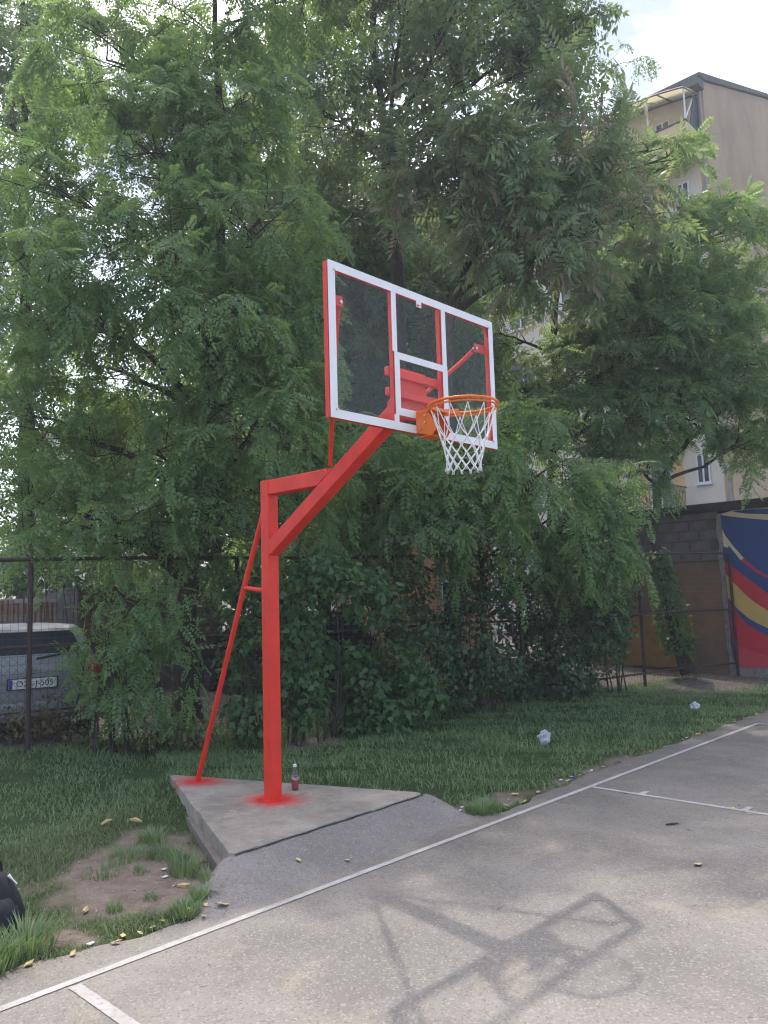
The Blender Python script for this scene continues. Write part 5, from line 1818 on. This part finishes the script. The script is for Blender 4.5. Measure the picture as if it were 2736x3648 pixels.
# pebbles on the bare soil
n = 420
x = rng.uniform(-2.4, 1.9, n)
y = rng.uniform(0.5, 2.0, n)
ok = (dirt(x, y) > 0.35) & ~in_pad(x, y) & (y > edge_y(x) + 0.02)
x, y = x[ok], y[ok]
oct_v = np.array([(1, 0, 0), (0, 1, 0), (-1, 0, 0), (0, -1, 0), (0, 0, 0.7), (0, 0, -0.7)])
oct_f = np.array([(0, 1, 4), (1, 2, 4), (2, 3, 4), (3, 0, 4), (1, 0, 5), (2, 1, 5), (3, 2, 5), (0, 3, 5)])
s = rng.uniform(0.004, 0.014, len(x))
pv = np.stack([x, y, zg(x, y)], 1)[:, None] + s[:, None, None] * (oct_v[None] + rng.normal(0, 0.2, (len(x), 6, 3)))
pf = (np.arange(len(x)) * 6)[:, None, None] + oct_f[None]
pb = np_obj('pebbles', pv.reshape(-1, 3), pf.reshape(-1, 3), mat('pebble', (0.30, 0.27, 0.25, 1), 0.9, 0.3, 20))
tag(pb, 'small stones scattered on the bare soil beside the pad', 'pebbles', kind='stuff')

# ------------------------------------------------------------------ fallen leaves and litter
def surf(x, y):
    if y < float(edge_y(np.array(x))):
        # court or ramp
        i, j = int(round((y - 0.26) / 0.03)), int(round((x + 1.75) / 0.03))
        if 0 <= i < RZ.shape[0] and 0 <= j < RZ.shape[1]:
            return max(0.0, float(RZ[i, j]))
        return 0.0
    z = float(zg(np.array(x), np.array(y)))
    i, j = int(round((y - 0.26) / 0.03)), int(round((x + 1.75) / 0.03))
    if 0 <= i < RZ.shape[0] and 0 <= j < RZ.shape[1] and inside[i, j]:
        z = max(z, float(RZ[i, j]))
    return z

def leaf_mesh(k):
    vs = [(-0.5, 0, 0.0), (-0.15, 0.27, 0.06), (0.22, 0.23, 0.03), (0.5, 0, 0.10), (0.22, -0.25, 0.05), (-0.15, -0.27, 0.08), (0, 0, -0.02 + 0.02 * k), (-0.68, 0.05, 0.03)]
    fs = [(0, 1, 6), (1, 2, 6), (2, 3, 6), (3, 4, 6), (4, 5, 6), (5, 0, 6), (0, 7, 5)]
    me = bpy.data.meshes.new('fallen_leaf')
    me.from_pydata(vs, [], fs)
    me.materials.append([M['yellow_leaf'], M['tan_leaf']][k % 2])
    sd = None
    return me
LM = [leaf_mesh(0), leaf_mesh(1), leaf_mesh(2)]
spots = [(-0.406, 0.467, 0.06, 'yellow leaf lying on the asphalt ramp, right of the other one'), (-0.72, 0.607, 0.055, 'yellow leaf lying on the asphalt ramp, left of the other one'),
         (0.983, -1.373, 0.085, 'curled yellow leaf alone on the open court'), (2.386, -1.21, 0.05, 'yellow leaf beside the far key line'), (2.468, -1.05, 0.05, 'yellow leaf right on the far key line')]
edge_spots = [(-1.592, 0.402), (-1.432, 0.452), (-1.596, 0.53), (-1.773, 0.545), (-1.66, 0.50), (-1.50, 0.52), (-1.86, 0.50), (-2.088, 0.477), (-2.02, 0.53), (-1.94, 0.49), (-2.3, 0.52), (-2.5, 0.58), (1.81, 0.62), (2.304, 0.60), (2.83, 0.60), (2.803, 0.55), (3.888, 0.45), (6.086, 0.55), (7.589, 0.5),
              (2.224, 0.53), (3.298, 0.56), (2.111, 0.55), (2.0, 0.50), (2.55, 0.52), (2.7, 0.57), (3.0, 0.55), (3.45, 0.50), (3.6, 0.53), (4.3, 0.52), (4.6, 0.5), (5.2, 0.54), (5.6, 0.52), (6.4, 0.55), (6.8, 0.52), (7.1, 0.56), (1.5, 0.5), (1.65, 0.42)]
for x, y, s, lb in spots:
    o = bpy.data.objects.new('fallen_leaf', LM[0])
    COL.objects.link(o)
    o.location = (x, y, surf(x, y) + 0.006)
    o.scale = (s, s, s * 1.3)
    o.rotation_euler = (0.1, -0.1, random.uniform(0, 6))
    tag(o, lb, 'leaf', 'fallen leaves')
for i, (x, y) in enumerate(edge_spots):
    o = bpy.data.objects.new('fallen_leaf', LM[i % 3])
    COL.objects.link(o)
    s = random.uniform(0.045, 0.085)
    o.location = (x, y, surf(x, y) + 0.012)
    o.scale = (s, s, s * 1.4)
    o.rotation_euler = (random.uniform(-0.3, 0.3), random.uniform(-0.3, 0.3), random.uniform(0, 6))
    tag(o, 'dry yellow leaf among others along the grassy edge of the court' if x > 0 else 'dry yellow leaf among others on the grass edge left of the ramp', 'leaf', 'leaves along the court edge' if x > 0 else 'leaves left of the ramp')

def crumple(name, label, loc, size, m, seed, cat='litter'):
    import bmesh
    bm = bmesh.new()
    bmesh.ops.create_icosphere(bm, subdivisions=4, radius=1)
    for v in bm.verts:
        k = noise.noise(v.co * 1.7 + Vector((seed, 0, 0))) * 0.45 + noise.noise(v.co * 3.1 + Vector((0, seed, 0))) * 0.14 - 0.16 * abs(noise.noise(v.co * 4.5 + Vector((0, 0, seed))))
        v.co *= 1 + k
        v.co = Vector((v.co.x * size[0], v.co.y * size[1], (v.co.z + 0.55) * size[2]))
    me = bpy.data.meshes.new(name)
    bm.to_mesh(me)
    bm.free()
    me.materials.append(m)
    o = bpy.data.objects.new(name, me)
    COL.objects.link(o)
    o.location = loc
    return tag(o, label, cat)
M['bag_white'] = leaf_mat('thin_white_plastic', (0.62, 0.64, 0.68, 1), (0.72, 0.74, 0.78, 1), (0.75, 0.77, 0.8, 1), 0.35, 0.4)
crumple('plastic_bag', 'crumpled white plastic bag lying on the lawn behind the key line', (3.894, 1.629, surf(3.9, 1.63) + 0.02), (0.10, 0.06, 0.08), M['bag_white'], 3.3)
crumple('plastic_bag', 'smaller crumpled white bag far off on the lawn near the garage', (7.422, 1.308, surf(7.4, 1.3) + 0.03), (0.10, 0.06, 0.06), M['bag_white'], 8.1)
M['paper'] = mat('paper_scrap', (0.68, 0.68, 0.70, 1), 0.7, 0.1, 30)
for i, (x, y) in enumerate([(1.22, 0.78), (1.30, 0.82), (2.55, 0.60), (3.10, 0.58), (5.35, 0.56), (-2.18, 0.58), (-1.35, 1.22), (-1.28, 1.35)]):
    crumple('paper_scrap', 'tiny white paper scrap at the dirt edge of the court' if x > 0 else 'tiny white scrap in the soil left of the pad', (x, y, surf(x, y) + 0.008), (0.020, 0.013, 0.005), M['paper'], 20 + i)['group'] = 'paper scraps right of the ramp' if x > 0 else 'paper scraps left of the pad'
crumple('bottle_cap', 'small dark blue plastic cap on the court edge', (2.62, 0.50, 0.01), (0.02, 0.02, 0.015), mat('blue_cap', (0.02, 0.04, 0.25, 1), 0.4), 41)
mb = MB()
mb.tube([(1.70, -0.83, 0.010), (1.74, -0.86, 0.012), (1.80, -0.885, 0.008)], [0.006, 0.009, 0.004], 6)
tag(mb.build('twig', M['twig'], org=(1.74, -0.86, 0.0)), 'short dark twig lying on the far court surface', 'twig')
# bark strips on the left lawn
for i, (x, y, r_, lb) in enumerate([(-1.05, 2.62, 0.4, 'pale bark strip on the grass left of the rear brace, upright end'), (-0.86, 2.50, 1.9, 'pale bark strip on the grass left of the rear brace, lying flat'), (-1.98, 1.05, 0.9, 'brown bark chip on the bare patch'), (-1.36, 0.98, 2.4, 'pale wood chip on the soil beside the pad')]):
    mb = MB()
    L = 0.13 if i < 2 else 0.08
    c, s = math.cos(r_), math.sin(r_)
    z = float(zg(np.array(x), np.array(y)))
    zt = 0.05 if i < 2 else 0.012
    pts = [(x - c * L / 2, y - s * L / 2, z + 0.01 + zt * 0.6), (x, y, z + zt), (x + c * L / 2, y + s * L / 2, z + 0.01 + zt * 0.7)]
    mb.tube(pts, [0.008, 0.018, 0.007], 5)
    tag(mb.build('bark_strip', M['tan_leaf'], org=(x, y, z)), lb, 'bark')

# ------------------------------------------------------------------ bottle
BX, BY = 0.33, 1.90
bot = thing('soda_bottle', 'small clear bottle of red drink with white cap on the pad', 'bottle', (BX, BY, PAD_Z))
m = bpy.data.materials.new('clear_plastic')
m.use_nodes = True
nt = m.node_tree
nt.nodes.remove(nt.nodes['Principled BSDF'])
a_ = nt.nodes.new('ShaderNodeBsdfTransparent')
a_.inputs['Color'].default_value = (0.86, 0.88, 0.88, 1)
b_ = nt.nodes.new('ShaderNodeBsdfPrincipled')
b_.inputs['Base Color'].default_value = (0.5, 0.5, 0.52, 1)
b_.inputs['Roughness'].default_value = 0.12
c_ = nt.nodes.new('ShaderNodeMixShader')
c_.inputs[0].default_value = 0.10
nt.links.new(a_.outputs[0], c_.inputs[1])
nt.links.new(b_.outputs[0], c_.inputs[2])
nt.links.new(c_.outputs[0], nt.nodes['Material Output'].inputs['Surface'])
Z0 = PAD_Z + 0.001
mb = MB()
mb.lathe([(0.010, Z0 + 0.0005), (0.029, Z0 + 0.0005), (0.0315, Z0 + 0.008), (0.0315, Z0 + 0.075), (0.029, Z0 + 0.085), (0.030, Z0 + 0.12), (0.026, Z0 + 0.15), (0.016, Z0 + 0.185), (0.0125, Z0 + 0.20), (0.0125, Z0 + 0.205)], BX, BY, 24)
mb.build('bottle_wall', m, bot, smooth=True)
mb = MB()
mb.lathe([(0.010, Z0 + 0.003), (0.027, Z0 + 0.003), (0.0295, Z0 + 0.010), (0.0295, Z0 + 0.074), (0.0275, Z0 + 0.084), (0.010, Z0 + 0.084)], BX, BY, 24)
mb.build('red_drink', mat('red_drink', (0.36, 0.010, 0.015, 1), 0.15), bot, smooth=True)
def label_material():
    m = bpy.data.materials.new('bottle_label')
    m.use_nodes = True
    nt = m.node_tree
    w = nt.nodes.new('ShaderNodeTexWave')
    w.inputs['Scale'].default_value = 14
    w.inputs['Distortion'].default_value = 3.0
    tc = nt.nodes.new('ShaderNodeTexCoord')
    mp = nt.nodes.new('ShaderNodeMapping')
    mp.inputs['Rotation'].default_value = (0.4, 0.9, 0.3)
    nt.links.new(tc.outputs['Object'], mp.inputs['Vector'])
    nt.links.new(mp.outputs['Vector'], w.inputs['Vector'])
    r = nt.nodes.new('ShaderNodeValToRGB')
    r.color_ramp.interpolation = 'CONSTANT'
    r.color_ramp.elements[0].color = (0.62, 0.30, 0.33, 1)
    r.color_ramp.elements[1].position = 0.45
    r.color_ramp.elements[1].color = (0.70, 0.60, 0.66, 1)
    e = r.color_ramp.elements.new(0.72)
    e.color = (0.10, 0.10, 0.32, 1)
    nt.links.new(w.outputs['Fac'], r.inputs['Fac'])
    nt.links.new(r.outputs['Color'], nt.nodes['Principled BSDF'].inputs['Base Color'])
    return m
mb = MB()
rings_ = [[(BX + r_ * math.cos(2 * math.pi * k / 24), BY + r_ * math.sin(2 * math.pi * k / 24), z + 0.006 * math.sin(2 * math.pi * k / 24)) for k in range(24)] for r_, z in ((0.0302, Z0 + 0.090), (0.0312, Z0 + 0.118))]
mb.loft(rings_, cap=False)
mb.build('paper_label', label_material(), bot, smooth=True)
mb = MB()
mb.lathe([(0.0155, Z0 + 0.196), (0.0158, Z0 + 0.200), (0.0155, Z0 + 0.217), (0.013, Z0 + 0.2195)], BX, BY, 20)
mb.build('cap', M['white'], bot, smooth=True)

# ------------------------------------------------------------------ backpack at the left edge
GB = float(zg(np.array(-2.6), np.array(1.2)))
bag = thing('backpack', 'black fabric backpack standing on the grass at the left edge', 'backpack', (-2.54, 1.20, GB))
M['nylon'] = mat('black_nylon', (0.012, 0.013, 0.018, 1), 0.8, 0.3, 12, 0.5, 14)
def bring(hw, hd, z, ox=0.0, oy=0.0, n=28, e=3.0):
    pts = []
    for k in range(n):
        a = 2 * math.pi * k / n
        c, s = math.cos(a), math.sin(a)
        pts.append((-2.54 + ox + hw * math.copysign(abs(c) ** (2 / e), c) + 0.008 * noise.noise(Vector((c * 4, s * 4, z * 11))), 1.20 + oy + hd * math.copysign(abs(s) ** (2 / e), s) + 0.008 * noise.noise(Vector((s * 4, c * 4, z * 9))), GB + z))
    return pts
mb = MB()
mb.loft([bring(0.20, 0.12, 0.0), bring(0.245, 0.15, 0.02), bring(0.25, 0.155, 0.09), bring(0.225, 0.14, 0.17), bring(0.19, 0.12, 0.24), bring(0.155, 0.10, 0.29), bring(0.12, 0.075, 0.315), bring(0.05, 0.03, 0.322)])
mb.build('body', M['nylon'], bag, smooth=True)
mb = MB()
mb.loft([bring(0.17, 0.055, 0.015, 0, -0.125), bring(0.19, 0.075, 0.04, 0, -0.125), bring(0.18, 0.07, 0.13, 0, -0.115), bring(0.14, 0.05, 0.19, 0, -0.10), bring(0.08, 0.02, 0.205, 0, -0.09)])
mb.build('front_pocket', M['nylon'], bag, smooth=True)
mb = MB()
mb.tube([(-2.47 + 0.06 * math.cos(R(a)), 1.20, GB + 0.32 + 0.075 * math.sin(R(a))) for a in range(-10, 200, 15)], 0.011, 8)
mb.build('carry_handle', M['nylon'], bag, smooth=True)
mb = MB()
mb.tube([(-2.395, 1.13, GB + 0.298), (-2.375, 1.12, GB + 0.272), (-2.355, 1.11, GB + 0.245)], [0.010, 0.004, 0.004], 6)
mb.build('zip_pull', M['white'], bag)

# ------------------------------------------------------------------ thin air volume added to imitate veiling glare
mb = MB()
mb.box(-203, 203, -203, 203, -1.2, 27.5)
hz = mb.build('glare_veil', [], org=(0, 0, 0)) if False else None
me = bpy.data.meshes.new('glare_veil')
me.from_pydata(mb.v, [], mb.f)
hz = bpy.data.objects.new('glare_veil', me)
COL.objects.link(hz)
hm = bpy.data.materials.new('glare_air')
hm.use_nodes = True
hn = hm.node_tree
hn.nodes.remove(hn.nodes['Principled BSDF'])
pv_ = hn.nodes.new('ShaderNodeVolumePrincipled')
pv_.inputs['Color'].default_value = (0.90, 0.94, 1.0, 1)
pv_.inputs['Density'].default_value = 0.0024
pv_.inputs['Anisotropy'].default_value = 0.25
hn.links.new(pv_.outputs[0], hn.nodes['Material Output'].inputs['Volume'])
me.materials.append(hm)
tag(hz, 'thin air volume added to imitate veiling glare', kind='stuff')
